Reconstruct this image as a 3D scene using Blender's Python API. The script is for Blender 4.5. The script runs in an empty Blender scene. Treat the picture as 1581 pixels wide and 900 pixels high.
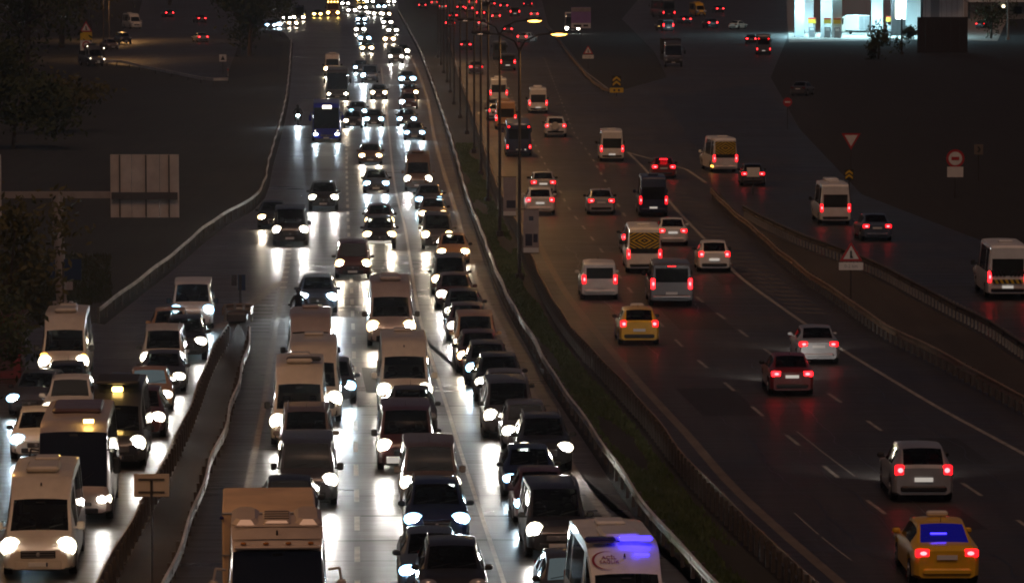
import bpy, bmesh, math, random
from mathutils import Vector, Matrix
random.seed(7)
S = bpy.context.scene
COL = S.collection
# ------------------------------------------------------------------ camera
CAMZ, FPX = 17.8, 6400.0            # metres above the road, focal length in photo pixels (photo 1581 x 900)
PITCH = math.atan(565.0 / FPX)
cam = bpy.data.objects.new('camera', bpy.data.cameras.new('camera'))
COL.objects.link(cam)
cam.location = (0, 0, CAMZ)
cam.rotation_euler = (math.pi / 2 - PITCH, 0, 0)
cam.data.sensor_width = 36.0
cam.data.lens = 36.0 * FPX / 1581.0
cam.data.clip_start = 1.0
cam.data.clip_end = 6000.0
S.camera = cam
# ------------------------------------------------------------------ night sky, faint warm city light, exposure
w = bpy.data.worlds.new('World'); S.world = w; w.use_nodes = True
nt = w.node_tree; nt.nodes.clear()
sky = nt.nodes.new('ShaderNodeTexSky'); sky.sky_type = 'NISHITA'; sky.sun_disc = False
SUN_EL, SUN_AZ = math.radians(60), math.radians(188)
sky.sun_elevation = SUN_EL; sky.sun_rotation = SUN_AZ
bg = nt.nodes.new('ShaderNodeBackground'); bg.inputs['Strength'].default_value = 0.0080
wo = nt.nodes.new('ShaderNodeOutputWorld')
tint = nt.nodes.new('ShaderNodeMix'); tint.data_type = 'RGBA'; tint.blend_type = 'MULTIPLY'; tint.inputs['Factor'].default_value = 1; tint.inputs['B'].default_value = (1.0, 0.72, 0.74, 1)
nt.links.new(sky.outputs[0], tint.inputs['A']); nt.links.new(tint.outputs['Result'], bg.inputs[0]); nt.links.new(bg.outputs[0], wo.inputs[0])
sl = bpy.data.lights.new('city_glow', 'SUN'); sl.energy = 0.52; sl.angle = math.radians(22); sl.color = (1.0, 0.57, 0.36)
so = bpy.data.objects.new('city_glow', sl); COL.objects.link(so)
so.rotation_euler = (math.radians(90) - SUN_EL, 0, math.radians(8))
so.location = (0, -50, 60)
S.view_settings.view_transform = 'Standard'; S.view_settings.look = 'None'
S.view_settings.exposure = 0.0; S.view_settings.gamma = 1.0
cy = S.cycles
cy.use_denoising = True
try: cy.denoiser = 'OPENIMAGEDENOISE'
except Exception: pass
cy.max_bounces = 4; cy.diffuse_bounces = 2; cy.glossy_bounces = 3; cy.transmission_bounces = 3
cy.caustics_reflective = False; cy.caustics_refractive = False
cy.sample_clamp_indirect = 3.0; cy.sample_clamp_direct = 0.0
cy.use_light_tree = True; cy.filter_width = 1.9
# ------------------------------------------------------------------ pixel -> ground
FW = Vector((0, math.cos(PITCH), -math.sin(PITCH))); UP = Vector((0, math.sin(PITCH), math.cos(PITCH)))
def U(px, py, z=0.0):
    d = FW * FPX + Vector((px - 790.5, 0, 0)) + UP * (450 - py)
    t = (z - CAMZ) / d.z
    return Vector((d.x * t, d.y * t, z))
def lerp(a, b, t): return a + (b - a) * t
def pchip(xs, ys):
    n = len(xs); h = [xs[i+1]-xs[i] for i in range(n-1)]; dl = [(ys[i+1]-ys[i])/h[i] for i in range(n-1)]
    m = [dl[0]] + [0]*(n-2) + [dl[-1]]
    for i in range(1, n-1):
        if dl[i-1]*dl[i] > 0:
            w1, w2 = 2*h[i]+h[i-1], h[i]+2*h[i-1]
            m[i] = (w1+w2)/(w1/dl[i-1]+w2/dl[i])
    def f(x):
        if x <= xs[0]: return ys[0]+m[0]*(x-xs[0])
        if x >= xs[-1]: return ys[-1]+m[-1]*(x-xs[-1])
        i = 0
        while x > xs[i+1]: i += 1
        t = (x-xs[i])/h[i]
        return ((2*t**3-3*t*t+1)*ys[i] + (t**3-2*t*t+t)*h[i]*m[i] + (-2*t**3+3*t*t)*ys[i+1] + (t**3-t*t)*h[i]*m[i+1])
    return f
class Path:
    """A smooth line along the road through traced ground points: x as a function of y."""
    def __init__(self, px, z=0.0):
        p = sorted([U(a, b, z) for a, b in px], key=lambda v: v.y)
        self.y0, self.y1 = p[0].y, p[-1].y
        self.f = pchip([v.y for v in p], [v.x for v in p])
    def x(self, y):
        h = max(3.0, 0.025*y)
        if y-h < self.y0 or y+h > self.y1: return self.f(y)
        return (self.f(y-h)+2*self.f(y)+self.f(y+h))/4
    def slope(self, y):
        h = max(6.0, 0.05*y); a, b = max(self.y0, y-h), min(self.y1, y+h)
        if b-a < 1: a, b = self.y0, self.y1
        return (self.f(b)-self.f(a))/(b-a)
    def pts(self, y0=None, y1=None, step=2.0, off=0.0, z=0.0):
        y0 = self.y0 if y0 is None else y0; y1 = self.y1 if y1 is None else y1
        n = max(1, int((y1-y0)/step)); out = []
        for i in range(n+1):
            y = y0+(y1-y0)*i/n; s = self.slope(y); k = 1/math.hypot(1, s)
            out.append(Vector((self.x(y)+off*k, y-off*s*k, z)))
        return out
# ------------------------------------------------------------------ materials
M = {}
def mat(name, col, rough=0.6, metal=0.0, emit=None, es=0.0, coat=0.0, spec=0.5, noise=None, sample=None, coatr=0.08):
    m = bpy.data.materials.new(name); m.use_nodes = True
    n = m.node_tree.nodes; b = n['Principled BSDF']
    b.inputs['Base Color'].default_value = (*col, 1); b.inputs['Roughness'].default_value = rough
    b.inputs['Metallic'].default_value = metal; b.inputs['Specular IOR Level'].default_value = spec
    b.inputs['Coat Weight'].default_value = coat; b.inputs['Coat Roughness'].default_value = coatr
    if emit:
        b.inputs['Emission Color'].default_value = (*emit, 1); b.inputs['Emission Strength'].default_value = es
    if noise:                                           # (scale, amount): uneven colour and roughness, dirt
        L = m.node_tree.links; sc, am = noise
        tc = n.new('ShaderNodeTexCoord'); nz = n.new('ShaderNodeTexNoise'); nz.inputs['Scale'].default_value = sc
        nz.inputs['Detail'].default_value = 6; nz.inputs['Roughness'].default_value = 0.65
        L.new(tc.outputs['Object'], nz.inputs['Vector'])
        mr = n.new('ShaderNodeMapRange'); mr.inputs['From Min'].default_value = 0.3; mr.inputs['From Max'].default_value = 0.7
        mr.inputs['To Min'].default_value = 1-am; mr.inputs['To Max'].default_value = 1+am*0.6
        L.new(nz.outputs['Fac'], mr.inputs['Value'])
        mx = n.new('ShaderNodeMix'); mx.data_type = 'RGBA'; mx.blend_type = 'MULTIPLY'; mx.inputs['Factor'].default_value = 1
        mx.inputs['A'].default_value = (*col, 1); L.new(mr.outputs['Result'], mx.inputs['B'])
        L.new(mx.outputs['Result'], b.inputs['Base Color'])
        m2 = n.new('ShaderNodeMapRange'); m2.inputs['To Min'].default_value = max(0.02, rough-0.12); m2.inputs['To Max'].default_value = min(1, rough+0.12)
        L.new(nz.outputs['Fac'], m2.inputs['Value']); L.new(m2.outputs['Result'], b.inputs['Roughness'])
    if sample: m.cycles.emission_sampling = sample
    M[name] = m
    return m
def paint(name, col, metal=0.0): return mat(name, col, 0.38, metal, coat=0.6, coatr=0.06, noise=(1.7, 0.14))
paint('white_paint', (0.74, 0.73, 0.70)); paint('cream_paint', (0.66, 0.60, 0.50)); paint('silver_paint', (0.42, 0.42, 0.43), 0.4)
paint('grey_paint', (0.16, 0.16, 0.17), 0.3); paint('dark_grey_paint', (0.085, 0.085, 0.092), 0.3); paint('black_paint', (0.024, 0.024, 0.026))
paint('navy_paint', (0.012, 0.018, 0.06)); paint('blue_paint', (0.02, 0.035, 0.40)); paint('red_paint', (0.20, 0.018, 0.015))
paint('maroon_paint', (0.080, 0.026, 0.024)); paint('brown_paint', (0.16, 0.115, 0.09), 0.2); paint('taxi_paint', (0.80, 0.46, 0.018))
paint('orange_and_lit_paint', (0.44, 0.25, 0.12)); paint('steel_blue_paint', (0.10, 0.14, 0.20), 0.3); paint('blush_paint', (0.50, 0.42, 0.37), 0.2)  # the orange also carries street light put into the lit vehicles' colour
g = mat('glass', (0.008, 0.009, 0.011), 0.06, spec=0.6)      # tinted window: see-through, mirror-like at a slant
gn = g.node_tree.nodes; gt = gn.new('ShaderNodeBsdfTransparent'); gt.inputs[0].default_value = (0.30, 0.33, 0.33, 1); gm = gn.new('ShaderNodeMixShader'); gm.inputs[0].default_value = 0.42
g.node_tree.links.new(gt.outputs[0], gm.inputs[1]); g.node_tree.links.new(gn['Principled BSDF'].outputs[0], gm.inputs[2]); g.node_tree.links.new(gm.outputs[0], gn['Material Output'].inputs[0])
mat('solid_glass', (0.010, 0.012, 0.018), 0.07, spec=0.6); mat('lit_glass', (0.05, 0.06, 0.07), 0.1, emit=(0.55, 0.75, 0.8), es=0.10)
mat('dim_lit_glass', (0.03, 0.03, 0.03), 0.1, emit=(0.7, 0.62, 0.5), es=0.010); mat('blue_lit_glass', (0.01, 0.01, 0.05), 0.1, emit=(0.02, 0.02, 1.0), es=0.09)  # window light put into the lit, dim and blue panes as emission
mat('trim', (0.016, 0.016, 0.017), 0.5); mat('tyre', (0.012, 0.012, 0.012), 0.8); mat('rim', (0.35, 0.35, 0.36), 0.35, 0.7)
mat('plate_white', (0.72, 0.72, 0.70), 0.4); mat('plate_lit', (0.7, 0.7, 0.66), 0.4, emit=(1, 0.95, 0.85), es=0.38, sample='NONE')  # plate lamp light put into the lit plate as emission
HLC = {'w': (1, 0.86, 0.66), 'n': (1, 0.95, 0.88), 'b': (0.72, 0.90, 1.0), 'B': (0.80, 0.92, 1.0), 'y': (1, 0.62, 0.16)}
for k, c in HLC.items(): mat('headlamp_'+k, (0.8, 0.8, 0.8), 0.2, emit=c, es={'B': 300}.get(k, 90), sample='NONE'); mat('headshell_'+k, (0.6, 0.6, 0.6), 0.2, emit={'w': (1, .66, .30), 'n': (1, .88, .66), 'b': (.34, .70, 1), 'B': (.55, .82, 1), 'y': (1, .50, .08)}[k], es={'B': 40}.get(k, 6))  # the shell glows around each lamp in place of glare
mat('headlamp_off', (0.40, 0.40, 0.40), 0.15, 0.3, coat=1)
mat('tail_on', (0.4, 0.01, 0.01), 0.2, emit=(1, 0.006, 0.010), es=4.2); mat('tail_brake', (0.4, 0.01, 0.01), 0.2, emit=(1, 0.008, 0.012), es=8.0)
mat('tail_core', (0.6, 0.1, 0.1), 0.2, emit=(1, 0.09, 0.10), es=8.0, sample='NONE'); mat('tail_off', (0.14, 0.006, 0.006), 0.2, coat=1); mat('indicator', (0.5, 0.2, 0.02), 0.2, emit=(1, 0.42, 0.05), es=9.0, sample='NONE')
mat('blue_beacon', (0.02, 0.02, 0.4), 0.2, emit=(0.035, 0.022, 1.0), es=6.0); mat('beacon_off', (0.03, 0.03, 0.12), 0.15)
mat('amber_lamp', (0.8, 0.5, 0.1), 0.2, emit=(1, 0.62, 0.16), es=16, sample='NONE'); mat('small_lamp', (0.8, 0.8, 0.7), 0.2, emit=(1, 0.86, 0.6), es=6, sample='NONE')
mat('sodium_lamp', (0.8, 0.5, 0.2), 0.3, emit=(1, 0.46, 0.08), es=10, sample='NONE')
mat('galvanised', (0.60, 0.59, 0.57), 0.5, 0.35, noise=(0.6, 0.4)); mat('rusty_rail', (0.27, 0.19, 0.13), 0.6, 0.3, noise=(0.8, 0.35))
mat('post_dark', (0.10, 0.085, 0.075), 0.6, 0.4, noise=(3, 0.3)); mat('post_pale', (0.26, 0.245, 0.22), 0.6, noise=(3, 0.3))
mat('pole_metal', (0.045, 0.036, 0.032), 0.6, 0.1, noise=(1, 0.25)); mat('sign_back', (0.60, 0.52, 0.44), 0.5, 0.2, noise=(0.8, 0.25))
mat('sign_rib', (0.10, 0.09, 0.08), 0.5, 0.4); mat('sign_white', (0.74, 0.72, 0.68), 0.5, noise=(3, 0.12)); mat('sign_red', (0.42, 0.02, 0.025), 0.5)
mat('sign_black', (0.015, 0.015, 0.015), 0.5); mat('sign_yellow', (0.72, 0.48, 0.02), 0.5, noise=(4, 0.2)); mat('sign_blue', (0.012, 0.028, 0.075), 0.5)
mat('sign_purple', (0.32, 0.18, 0.42), 0.5, noise=(1, 0.15)); mat('banner_grey', (0.36, 0.31, 0.30), 0.7, noise=(1.2, 0.25)); mat('banner_blue', (0.035, 0.035, 0.06), 0.7)
mat('concrete', (0.30, 0.28, 0.25), 0.85, noise=(1.1, 0.3)); mat('marking', (0.62, 0.59, 0.53), 0.55, noise=(1.6, 0.45))
mat('marking_worn', (0.30, 0.28, 0.25), 0.6, noise=(2.5, 0.6)); mat('marking_faint', (0.11, 0.10, 0.09), 0.65, noise=(2.5, 0.6)); mat('marking_brown', (0.17, 0.14, 0.11), 0.65, noise=(1.0, 0.35))
mat('bark', (0.09, 0.065, 0.045), 0.9, noise=(3, 0.3)); mat('skin', (0.42, 0.26, 0.19), 0.6); mat('cloth_dark', (0.02, 0.02, 0.025), 0.8); mat('helmet', (0.03, 0.03, 0.035), 0.2, coat=1)
mat('cladding_white', (0.80, 0.82, 0.82), 0.45, noise=(0.5, 0.08)); mat('canopy_lamp', (0.9, 0.9, 0.9), 0.4, emit=(0.50, 0.90, 1.0), es=12.0)
mat('screen_white', (0.9, 0.9, 0.9), 0.4, emit=(0.98, 0.97, 1.0), es=5.0); mat('gantry_metal', (0.36, 0.31, 0.27), 0.5, 0.2, noise=(1, 0.25)); mat('hoarding', (0.030, 0.024, 0.025), 0.8, noise=(0.4, 0.3))
mat('pump_yellow', (0.75, 0.50, 0.05), 0.5); mat('pump_red', (0.55, 0.06, 0.03), 0.5); mat('pump_grey', (0.30, 0.30, 0.31), 0.5); mat('truck_box', (0.60, 0.43, 0.28), 0.5, noise=(0.9, 0.22))
mat('letter_red', (0.25, 0.02, 0.03), 0.5); mat('louvre', (0.18, 0.15, 0.13), 0.5, 0.3)

def asphalt(name, base, r0, r1, coat):
    m = bpy.data.materials.new(name); m.use_nodes = True; M[name] = m
    n = m.node_tree.nodes; L = m.node_tree.links; b = n['Principled BSDF']
    tc = n.new('ShaderNodeTexCoord')
    def noise(scale, vec, det=5, ro=0.6):
        q = n.new('ShaderNodeTexNoise'); q.inputs['Scale'].default_value = scale; q.inputs['Detail'].default_value = det; q.inputs['Roughness'].default_value = ro
        L.new(vec, q.inputs['Vector']); return q.outputs['Fac']
    def mapr(v, a, c, d, e):
        q = n.new('ShaderNodeMapRange'); q.inputs['From Min'].default_value = a; q.inputs['From Max'].default_value = c
        q.inputs['To Min'].default_value = d; q.inputs['To Max'].default_value = e; L.new(v, q.inputs['Value']); return q.outputs['Result']
    mp = n.new('ShaderNodeMapping'); mp.inputs['Scale'].default_value = (1.4, 0.05, 1); mp.inputs['Rotation'].default_value = (0, 0, math.radians(-5)); L.new(tc.outputs['Object'], mp.inputs['Vector'])
    mq = n.new('ShaderNodeMapping'); mq.inputs['Scale'].default_value = (0.16, 2.1, 1); L.new(tc.outputs['Object'], mq.inputs['Vector'])
    big = noise(0.09, tc.outputs['Object'], 4); trk = noise(1.0, mp.outputs['Vector'], 4); bar = noise(1.0, mq.outputs['Vector'], 5, 0.7); fine = noise(9.0, tc.outputs['Object'], 6, 0.75)
    def mul(a, c):
        q = n.new('ShaderNodeMath'); q.operation = 'MULTIPLY'; L.new(a, q.inputs[0]); L.new(c, q.inputs[1]); return q.outputs[0]
    f = mul(mul(mapr(big, .3, .7, .72, 1.25), mapr(trk, .3, .7, .78, 1.2)), mul(mapr(fine, .25, .75, .75, 1.25), mapr(bar, .35, .7, .85, 1.12)))
    mx = n.new('ShaderNodeMix'); mx.data_type = 'RGBA'; mx.blend_type = 'MULTIPLY'; mx.inputs['Factor'].default_value = 1
    mx.inputs['A'].default_value = (*base, 1); L.new(f, mx.inputs['B']); L.new(mx.outputs['Result'], b.inputs['Base Color'])
    rr = n.new('ShaderNodeMath'); rr.operation = 'ADD'
    L.new(mapr(big, .3, .7, r0, r1), rr.inputs[0]); L.new(mapr(bar, .3, .7, -0.10, 0.10), rr.inputs[1])
    L.new(rr.outputs[0], b.inputs['Roughness'])
    b.inputs['Coat Weight'].default_value = coat; b.inputs['Coat Roughness'].default_value = 0.22
    bp = n.new('ShaderNodeBump'); bp.inputs['Strength'].default_value = 0.26; bp.inputs['Distance'].default_value = 0.02
    L.new(fine, bp.inputs['Height']); L.new(bp.outputs['Normal'], b.inputs['Normal'])
    return m
asphalt('asphalt_left', (0.062, 0.053, 0.045), 0.29, 0.42, 0.0)
asphalt('asphalt_right', (0.048, 0.043, 0.040), 0.46, 0.58, 0.04)
asphalt('asphalt_ramp', (0.032, 0.031, 0.031), 0.42, 0.55, 0.05)
asphalt('soil', (0.048, 0.040, 0.033), 0.9, 0.95, 0.0)
asphalt('verge_soil', (0.026, 0.025, 0.020), 0.92, 0.97, 0.0)
asphalt('dark_land', (0.014, 0.0135, 0.0135), 0.93, 0.97, 0.0)
def leafmat(name, a, c):
    m = mat(name, a, 0.75, spec=0.2); n = m.node_tree.nodes; L = m.node_tree.links
    oi = n.new('ShaderNodeTexCoord'); nz = n.new('ShaderNodeTexNoise'); nz.inputs['Scale'].default_value = 0.9; nz.inputs['Detail'].default_value = 3
    L.new(oi.outputs['Object'], nz.inputs['Vector'])
    mx = n.new('ShaderNodeMix'); mx.data_type = 'RGBA'; mx.inputs['A'].default_value = (*a, 1); mx.inputs['B'].default_value = (*c, 1)
    mr = n.new('ShaderNodeMapRange'); mr.inputs['From Min'].default_value = 0.35; mr.inputs['From Max'].default_value = 0.65
    L.new(nz.outputs['Fac'], mr.inputs['Value']); L.new(mr.outputs['Result'], mx.inputs['Factor']); L.new(mx.outputs['Result'], n['Principled BSDF'].inputs['Base Color'])
leafmat('grass_blade', (0.065, 0.10, 0.035), (0.10, 0.13, 0.06)); leafmat('dry_grass', (0.055, 0.050, 0.022), (0.035, 0.045, 0.014))
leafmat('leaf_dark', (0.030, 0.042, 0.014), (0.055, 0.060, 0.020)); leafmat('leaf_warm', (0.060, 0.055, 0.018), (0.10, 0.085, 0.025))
# ------------------------------------------------------------------ mesh helpers
class MB:
    def __init__(s): s.v, s.f, s.m = [], [], []
    def add(s, vs, fs, m=0):
        o = len(s.v); s.v += [tuple(v) for v in vs]; s.f += [tuple(i+o for i in f) for f in fs]; s.m += [m]*len(fs)
    def box(s, c, d, m=0, rot=None, taper=1.0):
        x, y, z = d[0]/2, d[1]/2, d[2]/2; t = taper
        vs = [Vector(p) for p in ((-x,-y,-z),(x,-y,-z),(x,y,-z),(-x,y,-z),(-x*t,-y*t,z),(x*t,-y*t,z),(x*t,y*t,z),(-x*t,y*t,z))]
        if rot is not None: vs = [rot @ v for v in vs]
        vs = [v+Vector(c) for v in vs]
        s.add(vs, [(3,2,1,0),(4,5,6,7),(0,1,5,4),(1,2,6,5),(2,3,7,6),(3,0,4,7)], m)
    def rbox(s, c, d, r, m=0, rot=None):
        """box with its four vertical-axis-independent edges chamfered (a bevelled slab)"""
        x, y, z = d[0]/2, d[1]/2, d[2]/2; r = min(r, x*.9, y*.9, z*.9)
        ring = lambda a, b: [(-a+r if True else 0, -b), (a-r, -b), (a, -b+r), (a, b-r), (a-r, b), (-a+r, b), (-a, b-r), (-a, -b+r)]
        vs = []
        for (k, zz) in ((r, -z), (0, -z+r), (0, z-r), (r, z)): vs += [Vector((px, py, zz)) for px, py in ring(x-k, y-k)]
        if rot is not None: vs = [rot @ v for v in vs]
        vs = [v+Vector(c) for v in vs]; fs = [tuple(range(7, -1, -1)), tuple(range(24, 32))]
        for k in range(3):
            for i in range(8): fs.append((k*8+i, k*8+(i+1) % 8, k*8+8+(i+1) % 8, k*8+8+i))
        s.add(vs, fs, m)
    def cyl(s, p0, p1, r0, r1=None, n=10, m=0, caps=True):
        r1 = r0 if r1 is None else r1; p0, p1 = Vector(p0), Vector(p1); a = (p1-p0).normalized()
        u = a.orthogonal().normalized(); v = a.cross(u)
        vs = []
        for p, r in ((p0, r0), (p1, r1)):
            for i in range(n):
                t = 2*math.pi*i/n; vs.append(p+u*math.cos(t)*r+v*math.sin(t)*r)
        fs = [(i, (i+1) % n, n+(i+1) % n, n+i) for i in range(n)]
        if caps: fs += [tuple(range(n-1, -1, -1)), tuple(range(n, 2*n))]
        s.add(vs, fs, m)
    def ell(s, c, r, nu=8, nv=5, m=0, rot=None):
        vs = [Vector((0, 0, -r[2]))]
        for j in range(1, nv):
            ph = -math.pi/2+math.pi*j/nv
            for i in range(nu):
                t = 2*math.pi*i/nu; vs.append(Vector((math.cos(ph)*math.cos(t)*r[0], math.cos(ph)*math.sin(t)*r[1], math.sin(ph)*r[2])))
        vs.append(Vector((0, 0, r[2])))
        if rot is not None: vs = [rot @ v for v in vs]
        vs = [v+Vector(c) for v in vs]; k = len(vs)-1
        fs = [(0, 1+(i+1) % nu, 1+i) for i in range(nu)]
        for j in range(nv-2):
            for i in range(nu): a = 1+j*nu; fs.append((a+i, a+(i+1) % nu, a+nu+(i+1) % nu, a+nu+i))
        a = 1+(nv-2)*nu; fs += [(a+i, a+(i+1) % nu, k) for i in range(nu)]
        s.add(vs, fs, m)
    def tube(s, pts, r, n=6, m=0):
        for a, b in zip(pts[:-1], pts[1:]): s.cyl(a, b, r, r, n, m)
    def strip(s, A, B, m=0):
        n = len(A); s.add(list(A)+list(B), [(i, i+1, n+i+1, n+i) for i in range(n-1)], m)
    def sweep(s, pts, prof, m=0, caps=True):
        """closed profile [(sideways, up)] carried along ground points"""
        k = len(prof); vs = []
        for i, p in enumerate(pts):
            a = pts[max(0, i-1)]; b = pts[min(len(pts)-1, i+1)]; t = (b-a); t.z = 0; t.normalize(); nrm = Vector((t.y, -t.x, 0))
            vs += [p+nrm*q[0]+Vector((0, 0, q[1])) for q in prof]
        fs = []
        for i in range(len(pts)-1):
            for j in range(k): fs.append((i*k+j, i*k+(j+1) % k, (i+1)*k+(j+1) % k, (i+1)*k+j))
        if caps: fs += [tuple(range(k-1, -1, -1)), tuple((len(pts)-1)*k+j for j in range(k))]
        s.add(vs, fs, m)
    def mesh(s, name, mats, smooth=None):
        me = bpy.data.meshes.new(name); me.from_pydata(s.v, [], s.f)
        for q in (mats if isinstance(mats, (list, tuple)) else [mats]): me.materials.append(M[q] if isinstance(q, str) else q)
        if len(me.materials) > 1: me.polygons.foreach_set('material_index', s.m)
        bm = bmesh.new(); bm.from_mesh(me); bmesh.ops.recalc_face_normals(bm, faces=bm.faces); bm.to_mesh(me); bm.free()
        if smooth:
            me.polygons.foreach_set('use_smooth', [True]*len(me.polygons))
            try: me.set_sharp_from_angle(angle=math.radians(smooth))
            except Exception: pass
        me.update(); return me
    def build(s, name, mats, parent=None, smooth=None): return put(name, s.mesh(name, mats, smooth), parent)
def put(name, me, parent=None):
    o = bpy.data.objects.new(name, me); COL.objects.link(o)
    if parent is not None: o.parent = parent
    return o
def empty(name, loc, rz=0.0):
    o = bpy.data.objects.new(name, None); COL.objects.link(o); o.location = loc; o.rotation_euler = (0, 0, rz); o.empty_display_size = 0.3
    return o
def tag(o, label=None, cat=None, group=None, kind=None):
    for k, v in (('label', label), ('category', cat), ('group', group), ('kind', kind)):
        if v: o[k] = v
    return o
def setmat(o, slot, m):
    if slot >= len(o.material_slots): return
    s = o.material_slots[slot]; s.link = 'OBJECT'; s.material = M[m] if isinstance(m, str) else m
def sheet(name, pts, z, m, kind='structure'):
    me = bpy.data.meshes.new(name); me.from_pydata([(p.x, p.y, z) for p in pts], [], [tuple(range(len(pts)))])
    bm = bmesh.new(); bm.from_mesh(me)
    for f in bm.faces:
        if f.normal.z < 0: f.normal_flip()
    bmesh.ops.triangulate(bm, faces=bm.faces); bm.to_mesh(me); bm.free()
    me.materials.append(M[m]); o = put(name, me); o['kind'] = kind
    return o
def light(name, kind, loc, col, power, parent=None, radius=0.1, spot=None, blend=0.6, aim=None):
    key = (name, kind, col, power, radius, spot)
    d = LD.get(key)
    if d is None:
        d = bpy.data.lights.new(name, kind); d.color = col; d.energy = power; d.shadow_soft_size = radius
        if kind == 'SPOT': d.spot_size = math.radians(spot); d.spot_blend = blend
        LD[key] = d
    o = bpy.data.objects.new(name, d); COL.objects.link(o); o.location = loc
    if aim is not None: o.rotation_euler = Vector(aim).to_track_quat('-Z', 'Y').to_euler()
    if parent is not None: o.parent = parent
    return o
LD = {}
# ================================================================== the ground, roads and painted lines
A_PX = [(615,15),(632,45),(648,75),(662,110),(676,150),(690,190),(705,240),(722,300),(746,360),(782,450),(815,505),(850,567),(880,610),(920,667),(950,710),(980,755),(1030,815),(1065,850),(1105,895),(1160,955)]
PA = Path(A_PX, 0.75)                                   # rail between the oncoming road and the grass median
PE = Path([(575,0),(600,30),(640,100),(660,155),(672,220),(684,262),(709,344),(728,408),(760,484),(778,520),(804,578),(845,647),(887,729),(948,812),(1010,890),(1070,965)])   # edge line
P3 = Path([(588,100),(600,200),(612,300),(625,350),(633,400),(650,500),(668,560),(690,628),(712,700),(745,800),(765,860),(795,950)])      # line between middle and right lane
P2 = Path([(534,130),(537,330),(542,430),(546,530),(549,690),(551,790),(552,960)])
P1 = Path([(449,330),(445,395),(436,450),(420,540),(405,640),(395,690),(384,745),(350,900),(335,960)])
PD = Path([(450,60),(446,110),(440,155),(430,195),(415,245),(405,285),(393,304),(378,312),(350,324),(320,345),(290,370),(260,395),(220,425),(190,447),(153,475)], 0.75)
PIL = Path([(352,500),(335,525),(320,555),(300,610),(277,662),(250,715),(225,760),(187,828),(150,900),(118,960)], 0.75)
PIR = Path([(388,503),(384,525),(372,565),(357,625),(345,665),(329,695),(315,730),(300,780),(280,835),(256,893),(228,960)], 0.75)
PB = Path([(690,50),(715,130),(745,220),(770,290),(798,340),(850,455),(890,512),(928,552),(960,585),(1010,640),(1045,685),(1085,730),(1130,775),(1200,842),(1262,893),(1345,962)], 0.78)
PF = Path([(672,0),(690,50),(728,165),(741,189),(765,245),(779,272),(805,325),(833,379),(872,450),(920,512),(960,560),(1000,605),(1065,675),(1125,745),(1200,815),(1295,897),(1370,962)])    # left edge line of the far road
R1 = Path([(800,170),(844,258),(866,297),(876,319),(891,338),(907,359),(924,381),(940,402),(957,428),(975,451),(1020,500),(1043,525),(1070,550),(1101,575),(1173,638),(1220,676),(1320,758),(1387,808),(1480,878),(1570,945)])
R2 = Path([(868,160),(886,205),(908,235),(928,268),(955,318),(1000,380),(1040,425),(1085,467),(1130,500),(1160,525),(1192,547),(1320,636),(1377,676),(1508,760),(1640,850)])
R3 = Path([(969,235),(1000,266),(1035,313),(1097,379),(1140,426),(1172,450),(1250,505),(1300,540),(1350,570),(1450,630),(1580,700),(1700,768)])
G1 = Path([(1097,290),(1128,321),(1167,352),(1206,387),(1245,418),(1291,446),(1322,469),(1361,496),(1450,540),(1580,610),(1700,672)], 0.75)
G2 = Path([(1147,317),(1185,338),(1256,368),(1353,404),(1423,442),(1480,470),(1536,499),(1580,530),(1680,590)], 0.75)
G0 = Path([(840,38),(862,62),(875,80),(893,101),(912,123),(930,136),(948,141)], 0.4)
Y0 = 96.0
ground = sheet('ground', [Vector((-900,-40,0)), Vector((900,-40,0)), Vector((900,3200,0)), Vector((-900,3200,0))], -0.02, 'dark_land')
# oncoming road with its slip road, one sheet
left = [U(a, b) for a, b in ((-420,960),(-330,720),(-170,600),(0,522),(60,503),(110,494))]
left += [Vector((v.x+0.25, v.y, 0)) for v in PD.pts(step=12)] + [U(a, b) for a, b in ((438,50),(412,43),(404,30),(440,16),(462,-8))]
right = [Vector((v.x-0.1, v.y, 0)) for v in PA.pts(step=12)][::-1]
sheet('main_road', left + [U(615,-8)] + right + [U(1160,962)], 0.0, 'asphalt_left')
rl = [Vector((v.x+0.35, v.y, 0)) for v in PB.pts(step=12)]
sheet('outbound_road', [U(1350,962)] + rl + [U(684,-6), U(835,-6), U(846,38)] + [U(a, b) for a, b in ((880,80),(915,124),(950,142),(1030,120),(1010,80),(960,30),(990,-6),(1230,-6),(1215,60),(1190,120),(1235,200),(1330,300),(1420,335),(1640,420),(1720,720),(1800,962))], 0.0, 'asphalt_right')
sheet('ramp_road', [U(a, b) for a, b in ((1020,150),(1175,130),(1235,200),(1330,300),(1420,335),(1640,420),(1720,640))] + [Vector((v.x+.3, v.y, 0)) for v in G2.pts(step=8)] + [U(1120,296)], 0.004, 'asphalt_ramp')
sheet('side_street', [U(a, b) for a, b in ((158,98),(215,104),(348,124),(372,60),(362,-8),(222,-8),(212,30),(172,60),(160,84))], -0.004, 'asphalt_right')
g1 = [Vector((v.x+.2, v.y, 0)) for v in G1.pts(step=8)]; g2 = [Vector((v.x-.2, v.y, 0)) for v in G2.pts(step=8)]
sheet('soil_island', g1[:1] + g1 + [U(1112,298)] + g2[::-1], 0.010, 'soil')
pa = [Vector((v.x+0.25, v.y, 0)) for v in PA.pts(step=10)]; pb = [Vector((v.x-0.25, v.y, 0)) for v in PB.pts(y1=U(690,50).y, step=10)]
sheet('grass_median', pa + [U(640,20), U(680,25)] + pb[::-1], 0.02, 'verge_soil')
il = [Vector((v.x+.15, v.y, 0)) for v in PIL.pts(step=6)]; ir = [Vector((v.x-.15, v.y, 0)) for v in PIR.pts(step=6)]
sheet('kerb_island', il + [U(368,494)] + ir[::-1], 0.02, 'soil')
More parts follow.
